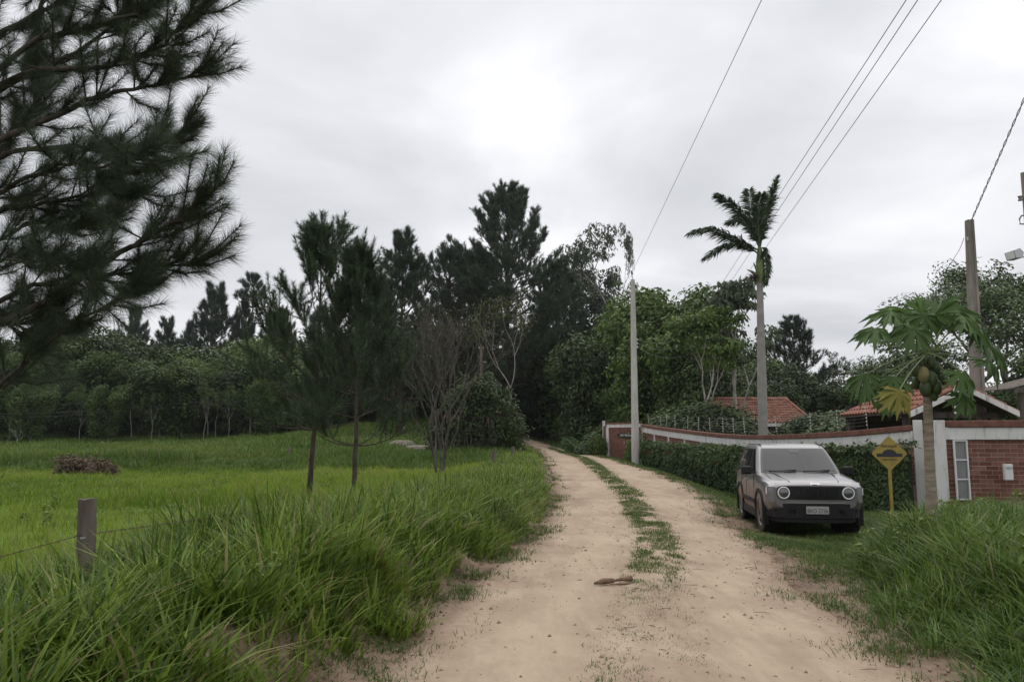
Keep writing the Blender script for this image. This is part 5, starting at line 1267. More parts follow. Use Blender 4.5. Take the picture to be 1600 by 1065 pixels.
# ================================================================ fence, stumps, brush, stones
def post(px, ytop, Y, rad, label, lean=(0, 0), below=None, jag=.02, group=None):
    t = at(px, ytop, Y); base = np.array([t[0], Y, gz(t[0], Y)]); h = t[2] - base[2]; r = np.random.default_rng(int(px)); n = 9
    o = thing('fence_post', label, 'post', base, group=group); zs = np.linspace(-.3, h, 8); V = []
    for z in zs:
        k = z / h
        for i in range(n):
            a = 6.283 * i / n; q = rad * (1 + .12 * math.sin(3 * a + 1) + r.normal(0, .05)) * (1.06 - .1 * k); V.append((q * math.cos(a) + lean[0] * k, q * math.sin(a) + lean[1] * k, z + (r.normal(0, jag) if z == h else 0)))
    m = len(zs); Fs = [(k * n + i, k * n + (i + 1) % n, (k + 1) * n + (i + 1) % n, (k + 1) * n + i) for k in range(m - 1) for i in range(n)]
    V.append((lean[0], lean[1], h - .01)); Fs += [((m - 1) * n + i, (m - 1) * n + (i + 1) % n, len(V) - 1) for i in range(n)]
    MB().add(V, Fs).build('shaft', M_['old_wood'], o); st = MB()
    for z in (h - .27, h - .55): st.box((0, -rad * 1.02, z), (.03, .02, .012))
    st.build('staples', M_['galv'], o); return base + np.array([lean[0], lean[1], h])
p1 = post(141, 778, 5.8, .064, 'weathered grey fence post standing in the tall grass by the near pine', (-.02, 0), jag=.005)
p2 = post(743, 731, 28, .10, 'short cut-off fence stump in the grass beside the road', (0, 0), jag=.03)
p3 = post(772, 704, 32, .10, 'upright fence post between the short stump and the overgrown hut')
p4 = post(801, 698, 38, .09, 'slim fence post in the grass right of the upright post')
p5 = post(813, 700, 42, .08, 'thin fence post closest to the bright shrub by the hut')
for px, ty, Y, l in ((452, 699, 42, 'small dark fence post on the grassy step behind the young pines'), (582, 692, 46, 'small dark fence post right of the slim young pine'), (205, 722, 37, 'short grey post behind the brush heaps'), (158, 722, 39, 'short pale post rising between the brush heaps'), (84, 725, 38, 'leaning grey post left of the brush heaps')):
    post(px, ty, Y, .085, l, (.03, 0))
def barbed(label, pts, grp):
    P = []
    for a, b in zip(pts[:-1], pts[1:]):
        for i in range(26): t = i / 26; P.append(np.array(a) * (1 - t) + np.array(b) * t - np.array([0, 0, .10 * 4 * t * (1 - t)]))
    P.append(np.array(pts[-1])); o = thing('barbed_wire', label, 'wire', P[0], group=grp); P0 = P[0]
    MB().tube(np.array(P) - P0, .0032, 5).build('strand', M_['rusty'], o); mb = MB(); r = np.random.default_rng(3)
    tot = np.concatenate([[0], np.cumsum(np.linalg.norm(np.diff(np.array(P), axis=0), axis=1))])
    for s in np.arange(0, min(tot[-1], 16), .14):
        c = np.array([np.interp(s, tot, np.array(P)[:, q]) for q in range(3)]) - P0; d = rand_dir(r, 2) * .017
        for e in d: mb.tube([c - e, c + e], .0024, 4)
    mb.build('barbs', M_['rusty'], o)['kind'] = 'stuff'
mat_two('rusty', (.06, .04, .032), (.12, .085, .065), 20, .8, 0)
for dz, k in ((-.25, 0), (-.58, 1)):
    l0 = np.array([-4.6, 1.2, gz(-4.6, 1.2) + p1[2] - gz(-3.1, 5.8) + dz]); e = p2 + np.array([0, 0, -.02 + dz * .4])
    barbed('rusty barbed strand of the roadside fence running through the tall grass', [l0, p1 + [0, -.07, dz], e, p3 + [0, -.1, dz], p4 + [0, -.1, dz], p5 + [0, -.1, dz]], 'barbed strands of the roadside fence')
def brush(px0, px1, ybot, Y, hgt, label, seed):
    r = np.random.default_rng(seed); c = at((px0 + px1) / 2, ybot, Y); base = np.array([c[0], Y, gz(c[0], Y)]); W = (at(px1, ybot, Y)[0] - at(px0, ybot, Y)[0]) / 2
    o = thing('brush_heap', label, 'brush heap', base); B = Acc(); tips = []
    for k in range(70):
        s = np.array([r.uniform(-W, W) * .8, r.uniform(-.5, .5), 0]); d = unit(np.array([r.normal(0, .4), r.normal(0, .3), abs(r.normal(.8, .3))])); l = r.uniform(.3, .85) * hgt
        m = s + d * l * .5 + r.normal(0, .06, 3); e = s + d * l + r.normal(0, .1, 3); V, Q_ = tube(np.array([s, m, e]), [.018, .013, .006], 4); B.add(V, Q_); tips += [m, e]
    B.build('twigs', M_['grey_bark'], o, smooth=True); A = Acc(); tips = np.array(tips); tips[:, 2] = np.clip(tips[:, 2], .08, hgt); clump_leaves(A, r, tips, 12, .2, .14, .09, droop=.5); A.build('dead_leaves', M_['dead_leaf'], o)
brush(104, 134, 757, 33, .95, 'larger heap of cut brush with brown leaves in the pasture', 1)
brush(145, 170, 759, 32, .65, 'smaller heap of brown cut brush in the pasture', 2)
mat_two('bare_sand', (.13, .115, .090), (.21, .185, .150), 4, .95, .4, .02)
for px, py, Y, w_, l in ((627, 697, 56, 1.0, 'pale bare mound of sand on the grassy rise near the sapling'), (656, 706, 50, .9, 'pale bare mound of sand beside the bare tree')):
    c = at(px, py, Y); base = np.array([c[0], Y, gz(c[0], Y)]); n = 24; V = []; Fs = []; r = np.random.default_rng(int(px))
    for k, (q, h) in enumerate(((1, -.1), (.9, .14), (.7, .22), (.4, .26))):
        for i in range(n): a = 6.283 * i / n; g = w_ * q * (1 + .2 * math.sin(2 * a + px) + .08 * math.sin(5 * a)); V.append((g * math.cos(a), g * math.sin(a) * 1.6, h + .04 * math.sin(3 * a)))
    V.append((0, 0, .27)); Fs = [(k * n + i, k * n + (i + 1) % n, (k + 1) * n + (i + 1) % n, (k + 1) * n + i) for k in range(3) for i in range(n)] + [(3 * n + i, 3 * n + (i + 1) % n, 4 * n) for i in range(n)]
    o = MB().add(V, Fs).build('sand_mound', M_['bare_sand'], None, smooth=True, loc=base); tag(o, l, 'mound')
# black bag on the grass by the fence
c = at(788, 737, 30); o = thing('plastic_bag', 'small black plastic bag caught in the grass by the upright fence post', 'bag', c - [0, 0, .18])
MB().lathe([(.01, 0), (.10, .02), (.14, .10), (.12, .20), (.05, .28), (.03, .31)], n=9).build('body', M_['black_plastic'], o, smooth=True); MB().lathe([(.03, .31), (.07, .35), (.06, .40), (.01, .38)], n=8).build('knot', M_['black_plastic'], o, smooth=True)
# splintered stick lying on the road
def stick():
    a, b = at(928, 918, 8.95), at(986, 909, 9.1); z = gz(1.1, 9) + .02; base = np.array([(a[0] + b[0]) / 2, 9.0, z]); W = b[0] - a[0]
    o = thing('broken_stick', 'splintered brown stick lying across the sandy wheel track', 'stick', base)
    V, Q_ = tube(np.array([[-W * .5, -.06, .01], [-W * .25, -.05, .03], [0, 0, .03], [.02, .01, .03]]), [.012, .035, .028, .015], 7); nmesh('split_half', V, Q_, None, M_['stick_wood'], o, True)
    V, Q_ = tube(np.array([[0, .02, .025], [W * .25, .05, .035], [W * .5, .06, .045]]), [.010, .020, .034], 8); nmesh('thick_end', V, Q_, None, M_['stick_wood'], o, True)
    MB().tube([(W * .5, .06, .045), (W * .515, .061, .046)], [.034, .028], 8).build('cut_face', M_['dark_wood'], o)
    V, Q_ = tube(np.array([[-.05, -.12, .01], [.15, -.10, .012], [W * .5, -.05, .012]]), [.006, .012, .006], 6); nmesh('splinter', V, Q_, None, M_['stick_wood'], o, True)
mat_two('stick_wood', (.12, .075, .05), (.22, .14, .095), 14, .9, .5, .01)
stick()
# litter on the road: twigs, clods, dry grass
def litter():
    r = np.random.default_rng(12); A = Acc()
    x, y = scatter(-1.6, 5.5, 4, 22, 2600, lambda x, y: (x > el(y) - .5) * (x < er(y) + .6) * (.12 + .9 * np.exp(-((x - rc(y)) / .5) ** 2) + .8 * np.exp(-((x - el(y)) / .4) ** 2) + .6 * np.exp(-((x - er(y)) / .6) ** 2)) * sstep(.42, .62, fbm(x * 1.4, y * 1.4, 99)))
    n = len(x); z = terrain(x, y) + .018
    for i in range(n):
        a = r.uniform(0, 6.28); l = r.uniform(.015, .06) if r.uniform() < .85 else r.uniform(.06, .16); d = np.array([math.cos(a), math.sin(a), 0]) * l / 2; p = np.array([x[i], y[i], z[i]])
        V, Q_ = tube(np.array([p - d, p + r.normal(0, .006, 3) + [0, 0, .006], p + d]), [.002, .003, .0012], 3); A.add(V, Q_, None, r.uniform(0, 1))
    o = A.build('road_litter', M_['dead_leaf_dark']); tag(o, 'scattered dry twigs and grass bits on the sandy road', 'litter', kind='stuff')
    A = Acc(); x, y = scatter(-1.8, 5.5, 4, 20, 9000, lambda x, y: (x > el(y) - .7) * (x < er(y) + .9) * (.22 + .9 * np.exp(-((x - el(y)) / .35) ** 2) + .9 * np.exp(-((x - er(y)) / .5) ** 2)))
    ico = np.array([[1, 0, 0], [-1, 0, 0], [0, 1, 0], [0, -1, 0], [0, 0, 1], [0, 0, -1.]]); F_ = np.array([[0, 2, 4], [2, 1, 4], [1, 3, 4], [3, 0, 4], [2, 0, 5], [1, 2, 5], [3, 1, 5], [0, 3, 5]])
    zc_ = terrain(x, y)
    for i in range(len(x)):
        s = abs(r.normal(0, .009)) + .003; A.add(np.array([x[i], y[i], zc_[i] + .01]) + ico * s * r.uniform(.6, 1.3, (6, 3)), None, F_)
    o = A.build('road_clods', M_['clod'], smooth=False); tag(o, 'small earth clods and pebbles along the road edges', 'pebbles', kind='stuff')
mat_leaf('dead_leaf_dark', (.055, .035, .025), (.14, .095, .06), 0, .9, var=0)
mat_two('clod', (.20, .12, .08), (.36, .25, .175), 20, .95, 0)
litter()
# shed roof at the right edge
def shed():
    a = at(1578, 606, 26); org = np.array([a[0] + 1.6, 27, gz(a[0] + 1.6, 27)]); o = thing('shed', 'open shed with a rough plank roof edge behind the brick wall', 'shed', org)
    x0 = a[0] - org[0]; z0 = a[2] - org[2]; z1 = z0 + .75
    for k in range(7):
        y = -1 + k * .36; mb = MB(); mb.add([(x0, y, z0), (x0 + 3, y, z1), (x0 + 3, y + .33, z1), (x0, y + .33, z0), (x0, y, z0 - .04), (x0 + 3, y, z1 - .04), (x0 + 3, y + .33, z1 - .04), (x0, y + .33, z0 - .04)], [(0, 1, 2, 3), (7, 6, 5, 4), (0, 4, 5, 1), (1, 5, 6, 2), (2, 6, 7, 3), (3, 7, 4, 0)]); mb.build('roof_plank', M_['old_wood'], o)
    mb = MB(); mb.add([(x0 + .1, -1.03, z0 - .05), (x0 + 3, -1.03, z1 - .06), (x0 + 3, -1.03, z1 - .22), (x0 + .1, -1.03, z0 - .19), (x0 + .1, -1.1, z0 - .05), (x0 + 3, -1.1, z1 - .06), (x0 + 3, -1.1, z1 - .22), (x0 + .1, -1.1, z0 - .19)], [(0, 1, 2, 3), (7, 6, 5, 4), (0, 4, 5, 1), (3, 2, 6, 7), (0, 3, 7, 4), (1, 5, 6, 2)]); mb.build('rafter', M_['dark_wood'], o)
    for x in (x0 + .4, x0 + 2.8):
        for y in (-.9, 1.3): MB().box((x, y, (z0 - .1) / 2 - .1), (.14, .14, z0)).build('post', M_['dark_wood'], o)
shed()

# ================================================================ speed bump sign
mat_two('sign_yellow', (.28, .205, .05), (.37, .28, .07), 5, .55, .05, .003)
mat_plain('sign_black', (.022, .022, .026), .5)
def sign():
    c = at(1389.5, 708, 15.2); base = np.array([c[0], 15.2, gz(c[0], 15.2)]); zc = c[2] - base[2]
    o = thing('road_sign', 'yellow diamond speed bump sign on a yellow post beside the parked car', 'sign', base, rz=R(-4))
    MB().box((0, .03, (zc - .15) / 2 - .1), (.05, .05, zc - .15 + .2)).build('post', M_['sign_yellow'], o, bevel=.006)
    s = .335; rr_ = .035; pts = []
    for k in range(4):
        a = math.pi / 2 * k; cx_, cy_ = (s - rr_ * 1.414) * math.cos(a), (s - rr_ * 1.414) * math.sin(a)
        for j in range(-3, 4): b = a + j * math.pi / 12; pts.append((cx_ + rr_ * math.cos(b), cy_ + rr_ * math.sin(b)))
    pl = MB().prism(pts, -.004, .0, lambda u, v, d: (u, d, zc + v)).build('plate', M_['sign_yellow'], o)
    hump = [(-.235, -.065), (.235, -.065), (.235, .0), (.14, .0)] + [(.125 * math.cos(a) + 0, .0 + .075 * math.sin(a)) for a in np.linspace(.15, math.pi - .15, 14)] + [(-.14, .0), (-.235, .0)]
    MB().prism(hump, -.008, -.0055, lambda u, v, d: (u, d, zc + v)).build('bump_symbol', M_['sign_black'], o)
    Mx = Matrix.Rotation(R(90), 4, 'X')
    text_mesh('lettering', 'DEVAGAR', .066, M_['sign_black'], o, Matrix.Translation((0, -.0075, zc + .135)) @ Mx, .001)
    text_mesh('lettering', 'OBRIGADO', .054, M_['sign_black'], o, Matrix.Translation((0, -.0075, zc - .115)) @ Mx, .001)
sign()

# ================================================================ parked car
def mat_carpaint():
    m, t, b = base_mat('car_paint'); c = nd(t, 'ShaderNodeTexCoord'); s = nd(t, 'ShaderNodeSeparateXYZ'); t.links.new(c.outputs['Object'], s.inputs[0])
    n = noise(t, 2.2, 6, .6); n2 = noise(t, 30, 3)
    mm = nd(t, 'ShaderNodeMath', operation='MULTIPLY_ADD'); t.links.new(n, mm.inputs[0]); mm.inputs[1].default_value = -.9; t.links.new(s.outputs[2], mm.inputs[2])
    d = rng_(t, mm.outputs[0], .10, .48, .85, .02)               # road dust thrown up on the lower flanks
    sx = rng_(t, s.outputs[0], 1.2, 1.9, 1, .15); dm = nd(t, 'ShaderNodeMath', operation='MULTIPLY'); t.links.new(d, dm.inputs[0]); t.links.new(sx, dm.inputs[1]); d = dm.outputs[0]
    t.links.new(mixc(t, d, (.215, .212, .22), (.24, .17, .12)), b.inputs['Base Color'])
    t.links.new(rng_(t, d, 0, 1, .6, .05), b.inputs['Metallic']); t.links.new(rng_(t, d, 0, 1, .32, .85), b.inputs['Roughness']); t.links.new(rng_(t, d, 0, .5, .35, 0), b.inputs['Coat Weight'])
    b.inputs['Coat Roughness'].default_value = .08; return m
mat_carpaint()
mat_plain('car_black', (.014, .0135, .014), .65, 0, .3); mat_plain('car_gloss', (.010, .010, .011), .22)
mat_plain('tyre_rubber', (.050, .043, .038), .9); mat_plain('rim_metal', (.16, .155, .15), .45, .7); mat_plain('chrome', (.65, .65, .66), .15, 1)
mat_plain('lamp_white', (.82, .82, .83), .25); mat_plain('plate_grey', (.40, .40, .39), .6); mat_plain('plate_ink', (.05, .045, .045), .7)
def mat_glass():
    m, t, b = base_mat('car_glass'); b.inputs['Base Color'].default_value = (.030, .033, .036, 1); b.inputs['Roughness'].default_value = .06; b.inputs['Specular IOR Level'].default_value = .35; b.inputs['IOR'].default_value = 1.45
    n = noise(t, 3, 5); t.links.new(rng_(t, n, .3, .7, .04, .16), b.inputs['Roughness'])
mat_glass()
def mat_lens():
    m, t, b = base_mat('lamp_lens'); n = noise(t, 40, 2); t.links.new(mixc(t, n, (.05, .055, .06), (.20, .21, .22)), b.inputs['Base Color']); b.inputs['Roughness'].default_value = .08; b.inputs['Metallic'].default_value = .4; b.inputs['Coat Weight'].default_value = 1
mat_lens()
def sharp(o, a=35):
    for p in o.data.polygons: p.use_smooth = True
    o.data.set_sharp_from_angle(angle=R(a)); return o
def car():
    hd = np.array([-.142, -.99]); hd /= np.linalg.norm(hd); loc = np.array([CAR_X, CAR_Y]); zg = np.mean([gz(loc[0] + hd[0] * s + hd[1] * w_, loc[1] + hd[1] * s - hd[0] * w_) for s in (-1.28, 1.28) for w_ in (-.75, .75)])
    root = thing('parked_car', 'dusty silver boxy off-road car parked on the verge facing the road', 'car', (loc[0], loc[1], zg + .0)); root.rotation_euler = (0, R(0), math.atan2(hd[1], hd[0])); root.scale = (1, .97, 1)
    # ---- lower body: stations from tail to nose
    #        x     zb   ws    wsh   wtop  ztop
    ST = [(-2.13, .55, .70, .69, .60, 1.00), (-2.10, .46, .80, .78, .70, 1.04), (-1.98, .40, .875, .855, .80, 1.06), (-1.65, .33, .892, .875, .835, 1.07), (-1.0, .27, .890, .872, .835, 1.07), (-.3, .25, .888, .870, .835, 1.07), (.4, .25, .888, .870, .835, 1.075),
          (.80, .26, .890, .872, .82, 1.085), (1.0, .28, .893, .873, .79, 1.075), (1.3, .32, .895, .870, .765, 1.055), (1.6, .36, .893, .862, .745, 1.03), (1.82, .42, .885, .845, .725, .998), (1.95, .46, .855, .81, .705, .968), (2.03, .50, .80, .76, .68, .94), (2.065, .52, .745, .72, .65, .915)]
    V = []; NP = None
    for (x, zb, ws, wsh, wt, zt) in ST:
        half = [(0, zb), (ws * .80, zb), (ws * .93, zb + .05), (ws * .985, zb + .16), (ws, .62), (ws * .998, .80), (ws * .985, .90), (wsh, .965 if zt > .98 else zt - .045), (wt + (wsh - wt) * .45, zt - .025), (wt, zt - .008), (wt * .86, zt + .004), (wt * .5, zt + .014), (0, zt + .018)]
        ring = [(x, y, z) for y, z in half] + [(x, -y, z) for y, z in half[-2:0:-1]]; NP = len(ring); V += ring
    m = len(ST); Fs = [(i * NP + j, i * NP + (j + 1) % NP, (i + 1) * NP + (j + 1) % NP, (i + 1) * NP + j) for i in range(m - 1) for j in range(NP)] + [tuple(range(NP))[::-1], tuple(range((m - 1) * NP, m * NP))]
    body = MB().add(V, Fs).build('body', M_['car_paint'], root)
    cut = MB()
    for x in (1.285, -1.285):
        for s in (1, -1): cut.lathe([(.001, .52), (.405, .52), (.405, 1.1), (.001, 1.1)], (x, 0, .36), axis='y', n=28) if s > 0 else cut.lathe([(.001, -1.1), (.405, -1.1), (.405, -.52), (.001, -.52)], (x, 0, .36), axis='y', n=28)
    co = cut.build('cut'); md = body.modifiers.new('arches', 'BOOLEAN'); md.operation = 'DIFFERENCE'; md.object = co; md.solver = 'EXACT'
    dg = bpy.context.evaluated_depsgraph_get(); nm = bpy.data.meshes.new_from_object(body.evaluated_get(dg)); body.modifiers.clear(); body.data = nm; nm.name = 'body'; bpy.data.objects.remove(co)
    nm.materials.clear(); nm.materials.append(M_['car_paint']); sharp(body, 28)
    # dark wheel wells
    for x in (1.285, -1.285):
        for s in (1, -1):
            mb = MB(); mb.lathe([(.40, .50 * s), (.40, .86 * s)], (x, 0, .36), axis='y', n=24); mb.lathe([(.001, .525 * s), (.40, .525 * s)], (x, 0, .36), axis='y', n=24); mb.build('wheel_well', M_['car_black'], root, smooth=True)
    # ---- greenhouse
    ZZ = [1.04, 1.20, 1.36, 1.50, 1.575, 1.625, 1.652]; XF = [.93, .70, .475, .275, .155, .02, -.16]; XR = [-2.07, -2.05, -2.02, -1.985, -1.955, -1.90, -1.80]; HW = [.850, .815, .772, .728, .695, .645, .56]; BOW = .13
    f = lambda z, T: float(np.interp(z, ZZ, T))
    def half_plan(z):
        xf, xr, hw = f(z, XF), f(z, XR), f(z, HW)
        return [(xf, 0), (xf - BOW * .10, hw * .35), (xf - BOW * .38, hw * .68), (xf - BOW * .75, hw * .89), (xf - BOW - .05, hw * .965), (xf - BOW - .16, hw), (xf * .3 + xr * .7 + .5, hw + .008), (-.9, hw + .008), (xr + .32, hw * .995), (xr + .12, hw * .96), (xr + .03, hw * .86), (xr, hw * .5), (xr, 0)]
    V = []
    for z in ZZ:
        h = half_plan(z); V += [(x, y, z) for x, y in h] + [(x, -y, z) for x, y in h[-2:0:-1]]
    NP = len(V) // len(ZZ); m = len(ZZ); Fs = [(i * NP + j, i * NP + (j + 1) % NP, (i + 1) * NP + (j + 1) % NP, (i + 1) * NP + j) for i in range(m - 1) for j in range(NP)]
    V.append((-.9, 0, 1.672)); Fs += [((m - 1) * NP + j, (m - 1) * NP + (j + 1) % NP, len(V) - 1) for j in range(NP)]
    sharp(MB().add(V, Fs).build('roof', M_['car_paint'], root), 50)
    def ws_pt(s, z, off):          # point on the windscreen, s in -1..1 across
        h = half_plan(z); y = abs(s) * f(z, HW) * .90; ys = [p[1] for p in h[:6]]; xs = [p[0] for p in h[:6]]
        x = float(np.interp(y, ys, xs)); return (x + off * .8, math.copysign(y, s), z + off * .5)
    def patch(name, fn, us, vs_, mat, parent, smooth=True):
        nu, nv = len(us), len(vs_); P = [fn(u, v) for v in vs_ for u in us]; Fq = [(j * nu + i, j * nu + i + 1, (j + 1) * nu + i + 1, (j + 1) * nu + i) for j in range(nv - 1) for i in range(nu - 1)]
        return MB().add(P, Fq).build(name, M_[mat], parent, smooth=smooth)
    ws = patch('windscreen', lambda u, v: ws_pt(u, v, .010), np.linspace(-1.0, 1.0, 17), np.linspace(1.095, 1.562, 8), 'car_gloss', root)
    patch('pane', lambda u, v: ws_pt(u * (.94), v, .016), np.linspace(-1, 1, 17), np.linspace(1.13, 1.545, 8), 'car_glass', ws)
    patch('sensor_patch', lambda u, v: ws_pt(u * (.10 + .12 * (v - 1.46) / .085), v, .020), np.linspace(-1, 1, 7), np.linspace(1.47, 1.545, 4), 'car_gloss', ws)
    def side_pt(s, x, z, off):
        h = half_plan(z)[4:10]; y = float(np.interp(-x, [-p[0] for p in h], [p[1] for p in h])); return (x, s * (y + off), z + off * .3)
    for s in (1, -1):
        fr = lambda z: f(z, XF) - BOW - .14; re = lambda z: -1.74 + (z - 1.1) * .10
        sw = patch('side_glazing', lambda u, v: side_pt(s, fr(v) + (re(v) - fr(v)) * u, v, .008), np.linspace(0, 1, 15), np.linspace(1.085, 1.545, 6), 'car_gloss', root)
        for (a, b) in ((.045, None), (None, 1.15), (1.22, 1.68)):
            x0 = (lambda z: fr(z) - .05) if a == .045 else ((lambda z: -.42) if a is None else (lambda z: -1.24)); x1 = (lambda z: -.34) if b is None else ((lambda z: -1.17) if b == 1.15 else (lambda z: re(z) + .06))
            patch('pane', lambda u, v: side_pt(s, x0(v) + (x1(v) - x0(v)) * u, v, .013), np.linspace(0, 1, 6), np.linspace(1.115, 1.52, 5), 'car_glass', sw)
        # doors: seams, handles, rubbing strip, sill
        for x, z0, z1 in ((.62, .42, 1.05), (-.38, .36, 1.06), (-1.08, .72, 1.06)):
            MB().box((x, s * .8885, (z0 + z1) / 2), (.008, .008, z1 - z0)).build('door_seam', M_['car_black'], root)
        for x in (-.22, -1.02): MB().box((x, s * .905, .93), (.17, .028, .03)).build('door_handle', M_['car_paint'], root, bevel=.008)
        MB().box((-.13, s * .900, .545), (1.72, .022, .085)).build('rubbing_strip', M_['car_black'], root, bevel=.008)
        MB().box((0, s * .868, .315), (1.86, .06, .15)).build('sill', M_['car_black'], root, bevel=.015)
        # squared wheel arch trims
        for xc in (1.285, -1.285):
            A0 = []; n = 18
            for i in range(n + 1):
                a = math.pi * (-.08 + 1.16 * i / n); k = lambda r_: (xc + r_ * math.copysign(abs(math.cos(a)) ** .8, math.cos(a)), .36 + r_ * math.copysign(abs(math.sin(a)) ** .72, math.sin(a)))
                A0.append((k(.398), k(.465)))
            mb = MB(); V = []
            for (p, q) in A0: V += [(p[0], s * .80, p[1]), (p[0], s * .918, p[1]), (q[0], s * .912, q[1]), (q[0], s * .80, q[1])]
            mb.add(V, [(4 * i + j, 4 * i + (j + 1) % 4, 4 * i + 4 + (j + 1) % 4, 4 * i + 4 + j) for i in range(n) for j in range(4)] + [(0, 1, 2, 3), tuple(range(4 * n, 4 * n + 4))]); mb.build('arch_trim', M_['car_black'], root, smooth=False)
        # mirror
        mi = MB().box((.50, s * 1.005, 1.135), (.13, .21, .165)).build('mirror', M_['car_black'], root, bevel=.035); MB().box((.52, s * .88, 1.09), (.07, .12, .05)).build('arm', M_['car_black'], mi)
        MB().box((.435, s * 1.005, 1.138), (.006, .17, .125)).build('mirror_glass', M_['chrome'], mi)
        # roof gutter strip
        MB().tube([(-.02, s * .615, 1.636), (-.4, s * .615, 1.640), (-.9, s * .615, 1.640), (-1.6, s * .61, 1.640), (-1.86, s * .60, 1.636)], .011, 6).build('roof_strip', M_['car_black'], root, smooth=True)
        # indicator on the fender, tail lamp
        MB().box((1.925, s * .862, .815), (.05, .018, .12)).build('side_marker', M_['lamp_white'], root, bevel=.006)
        MB().box((-2.10, s * .74, .93), (.05, .2, .2)).build('tail_lamp', M_['tail_red'], root, bevel=.02)
    # ---- nose
    def rrect(hw, z0, z1, rad, n=6):
        P = []
        for (cy_, cz, a0) in ((hw - rad, z1 - rad, 0), (-hw + rad, z1 - rad, 90), (-hw + rad, z0 + rad, 180), (hw - rad, z0 + rad, 270)):
            for i in range(n + 1): a = R(a0 + 90 * i / n); P.append((cy_ + rad * math.cos(a), cz + rad * math.sin(a)))
        return P
    bowx = lambda y: -.10 * (y / .75) ** 2
    def panel(name, hw, z0, z1, rad, x0, x1, mat, parent=root):          # rounded bowed panel built column by column
        us = np.unique(np.concatenate([np.linspace(-hw, hw, 31), hw - rad + rad * np.sin(np.linspace(0, math.pi / 2, 7)), -hw + rad - rad * np.sin(np.linspace(0, math.pi / 2, 7))])); V = []; Fq = []
        for u in us:
            e = max(0, abs(u) - (hw - rad)); c = rad - math.sqrt(max(rad * rad - e * e, 0)); b = bowx(u)
            V += [(x1 + b, u, z0 + c), (x1 + b + .004, u, (z0 + z1) / 2), (x1 + b, u, z1 - c), (x0 + b, u, z1 - c), (x0 + b, u, z0 + c)]
        for i in range(len(us) - 1): Fq += [(5 * i + j, 5 * i + (j + 1) % 5, 5 * i + 5 + (j + 1) % 5, 5 * i + 5 + j) for j in range(5)]
        Fq += [tuple(range(5)), tuple(range(5 * len(us) - 5, 5 * len(us)))]
        return sharp(MB().add(V, Fq).build(name, M_[mat], parent), 40)
    def faced(name, P, x0, x1, mat, parent=root):
        return MB().prism(P, x0, x1, lambda u, v, d: (d + bowx(u), u, v)).build(name, M_[mat], parent)
    def dense(P, n=5):
        out = []
        for a, b in zip(P, P[1:] + P[:1]):
            k = n if abs(a[0] - b[0]) > .2 else 1
            for i in range(k): out.append((a[0] + (b[0] - a[0]) * i / k, a[1] + (b[1] - a[1]) * i / k))
        return out
    panel('nose_panel', .775, .622, .926, .12, 1.97, 2.105, 'car_paint')
    gp = panel('grille_panel', .712, .672, .908, .108, 2.08, 2.116, 'car_black')
    for k in range(7):
        y = (k - 3) * .112; sl = faced('grille_slot', rrect(.040, .728, .872, .03) if 0 else [(y + u, v) for u, v in rrect(.043, .700, .885, .03)], 2.11, 2.128, 'car_gloss', gp)
    for s in (1, -1):
        cx_ = 2.085 + bowx(.575); y = s * .575; z = .792
        hl = MB().lathe([(.128, 0), (.128, .045), (.118, .055), (.112, .045)], (cx_, y, z), axis='x', n=26).build('headlight', M_['car_black'], root, smooth=True)
        MB().lathe([(.112, .040), (.110, .066), (.098, .070), (.088, .060)], (cx_, y, z), axis='x', n=26).build('lamp_ring', M_['lamp_white'], hl, smooth=True)
        MB().lathe([(.090, .048), (.070, .066), (.035, .076), (.001, .079)], (cx_, y, z), axis='x', n=22).build('lens', M_['lamp_lens'], hl, smooth=True)
    # bumper: plan outline pushed up
    def plan(hw, x1, x0): return [(x1 - .17 * abs(t) ** 2.4 - .26 * (max(0, abs(t) - .74) / .26) ** 1.6, t * hw) for t in np.linspace(-1, 1, 23)] + [(x0, hw), (x0, -hw)]
    def bump_(name, hw, x1, x0, z0, z1, mat): return MB().prism(plan(hw, x1, x0), z0, z1, lambda u, v, d: (u, v, d)).build(name, M_[mat], root, bevel=.015)
    bump_('bumper', .872, 2.135, 1.70, .345, .60, 'car_black'); bump_('bumper_lip', .80, 2.115, 1.72, .265, .343, 'car_black'); bump_('bumper_upper', .850, 2.118, 1.75, .602, .624, 'car_paint')
    MB().prism(rrect(.50, .40, .50, .04), 2.05, 2.128, lambda u, v, d: (d + bowx(u) * .4, u, v)).build('lower_grille', M_['car_gloss'], root)
    for s in (1, -1):
        fo = MB().lathe([(.085, 0), (.085, .03), (.07, .04), (.062, .02)], (1.955, s * .655, .475), axis='x', n=18).build('fog_lamp', M_['car_black'], root, smooth=True)
        MB().lathe([(.062, .012), (.04, .022), (.001, .026)], (1.955, s * .655, .475), axis='x', n=16).build('lens', M_['lamp_lens'], fo, smooth=True)
    pl = MB().prism(rrect(.20, .428, .560, .012), 2.145, 2.155, lambda u, v, d: (d, u, v)).build('number_plate', M_['plate_grey'], root)
    text_mesh('plate_number', 'BRO 2736', .098, M_['plate_ink'], pl, Matrix.Translation((2.1575, 0, .478)) @ Matrix.Rotation(R(90), 4, 'Z') @ Matrix.Rotation(R(90), 4, 'X'), .001, .88)
    MB().box((2.157, 0, .544), (.003, .34, .012)).build('plate_band', M_['plate_grey'], pl)
    text_mesh('badge', 'Jeep', .085, M_['chrome'], root, Matrix.Translation((2.050, 0, .957)) @ Matrix.Rotation(R(90), 4, 'Z') @ Matrix.Rotation(R(40), 4, 'X'), .004, 1.2)
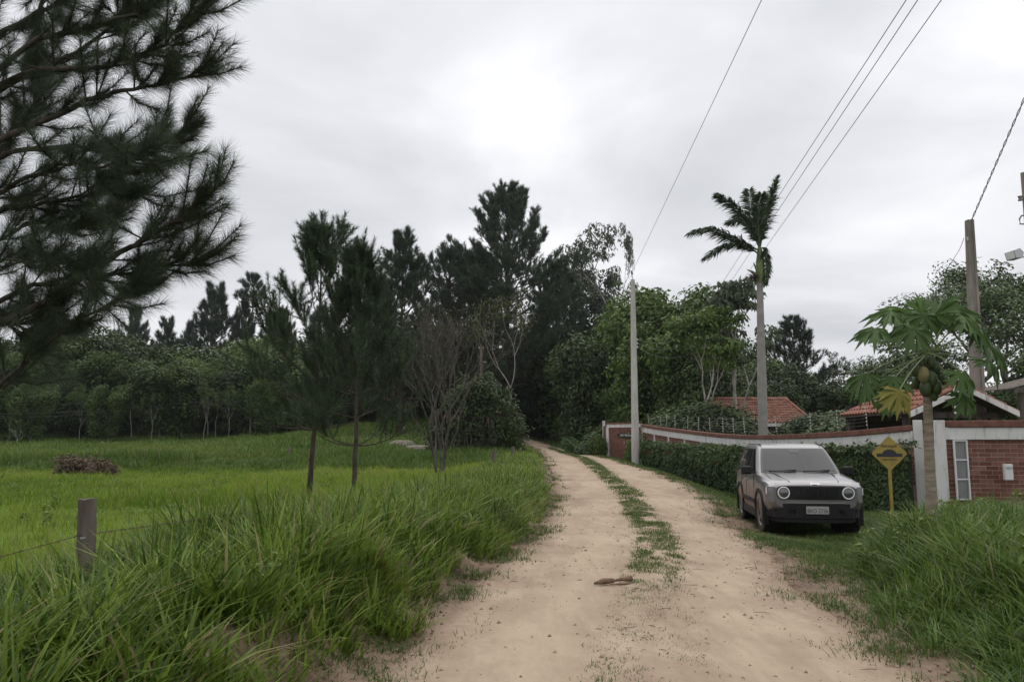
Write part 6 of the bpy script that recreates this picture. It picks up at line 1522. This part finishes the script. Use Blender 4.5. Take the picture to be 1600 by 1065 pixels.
    # bonnet creases and wipers
    for s in (1, -1):
        MB().tube([(.92, s * .56, 1.099), (1.4, s * .52, 1.073), (1.95, s * .44, .983)], [.012, .014, .008], 6).build('bonnet_crease', M_['car_paint'], root, smooth=True)
        MB().tube([(.96, s * .72, 1.088), (1.5, s * .73, 1.045), (1.98, s * .69, .953)], [.004, .004, .004], 5).build('bonnet_seam', M_['car_black'], root)
    for y0, y1 in ((.05, .60), (-.62, -.08)): MB().tube([ws_pt(y0 / .77, 1.105, .035), ws_pt((y0 + y1) / 1.54, 1.118, .036), ws_pt(y1 / .77, 1.135, .034)], .011, 6).build('wiper', M_['car_black'], root)
    # rear plate area
    MB().box((-2.13, 0, .45), (.12, 1.6, .3)).build('rear_bumper', M_['car_black'], root, bevel=.04)
    # ---- wheels
    for x in (1.285, -1.285):
        for s in (1, -1):
            w_ = bpy.data.objects.new('wheel', None); C.objects.link(w_); w_.parent = root; w_.location = (x, s * .775, .347); w_.rotation_euler = (0, 0, R(4) if x > 0 else 0)
            prof = [(.215, -.105), (.30, -.115), (.335, -.105), (.347, -.08), (.347, .08), (.335, .105), (.30, .115), (.215, .105)]
            MB().lathe(prof, axis='y', n=36).build('tyre', M_['tyre_rubber'], w_, smooth=True)
            mb = MB(); mb.lathe([(.218, -.10), (.205, .03 * s), (.198, .085 * s), (.216, .108 * s), (.222, .10 * s)], axis='y', n=30); mb.lathe([(.001, .10 * s), (.05, .10 * s), (.062, .075 * s), (.062, .02 * s)], axis='y', n=16)
            for k in range(5):
                a = 2 * math.pi * k / 5
                rot = Matrix.Rotation(-a, 3, 'Y'); mb.box(np.array(rot @ Vector((.13, .078 * s, 0))), (.17, .03, .062), rot)
            mb.build('rim', M_['rim_metal'], w_)
            mb = MB(); mb.lathe([(.001, .0), (.20, .0)], axis='y', n=20); mb.build('brake_disc', M_['car_black'], w_)
mat_plain('tail_red', (.25, .02, .02), .3)
CAR_X, CAR_Y = 5.76, 16.6
car()
for o in bpy.data.objects:
    if 'H' in o.keys(): del o['H']

# ================================================================ thin damp air
mh = bpy.data.materials.new('damp_air'); mh.use_nodes = True; t = mh.node_tree; t.nodes.remove(t.nodes['Principled BSDF'])
pv = nd(t, 'ShaderNodeVolumePrincipled'); pv.inputs['Color'].default_value = (.88, .92, 1, 1); pv.inputs['Density'].default_value = .00018; pv.inputs['Anisotropy'].default_value = .2
t.links.new(pv.outputs[0], t.nodes['Material Output'].inputs['Volume'])
zmax = max(float(GZ.max()), 32) + 3; zmin = float(GZ.min()) - 1.5
hz_o = MB().box((0, 436, (zmax + zmin) / 2), (860, 960, zmax - zmin)).build('haze', mh); tag(hz_o, 'thin pale damp air over the whole place', 'haze', kind='stuff')
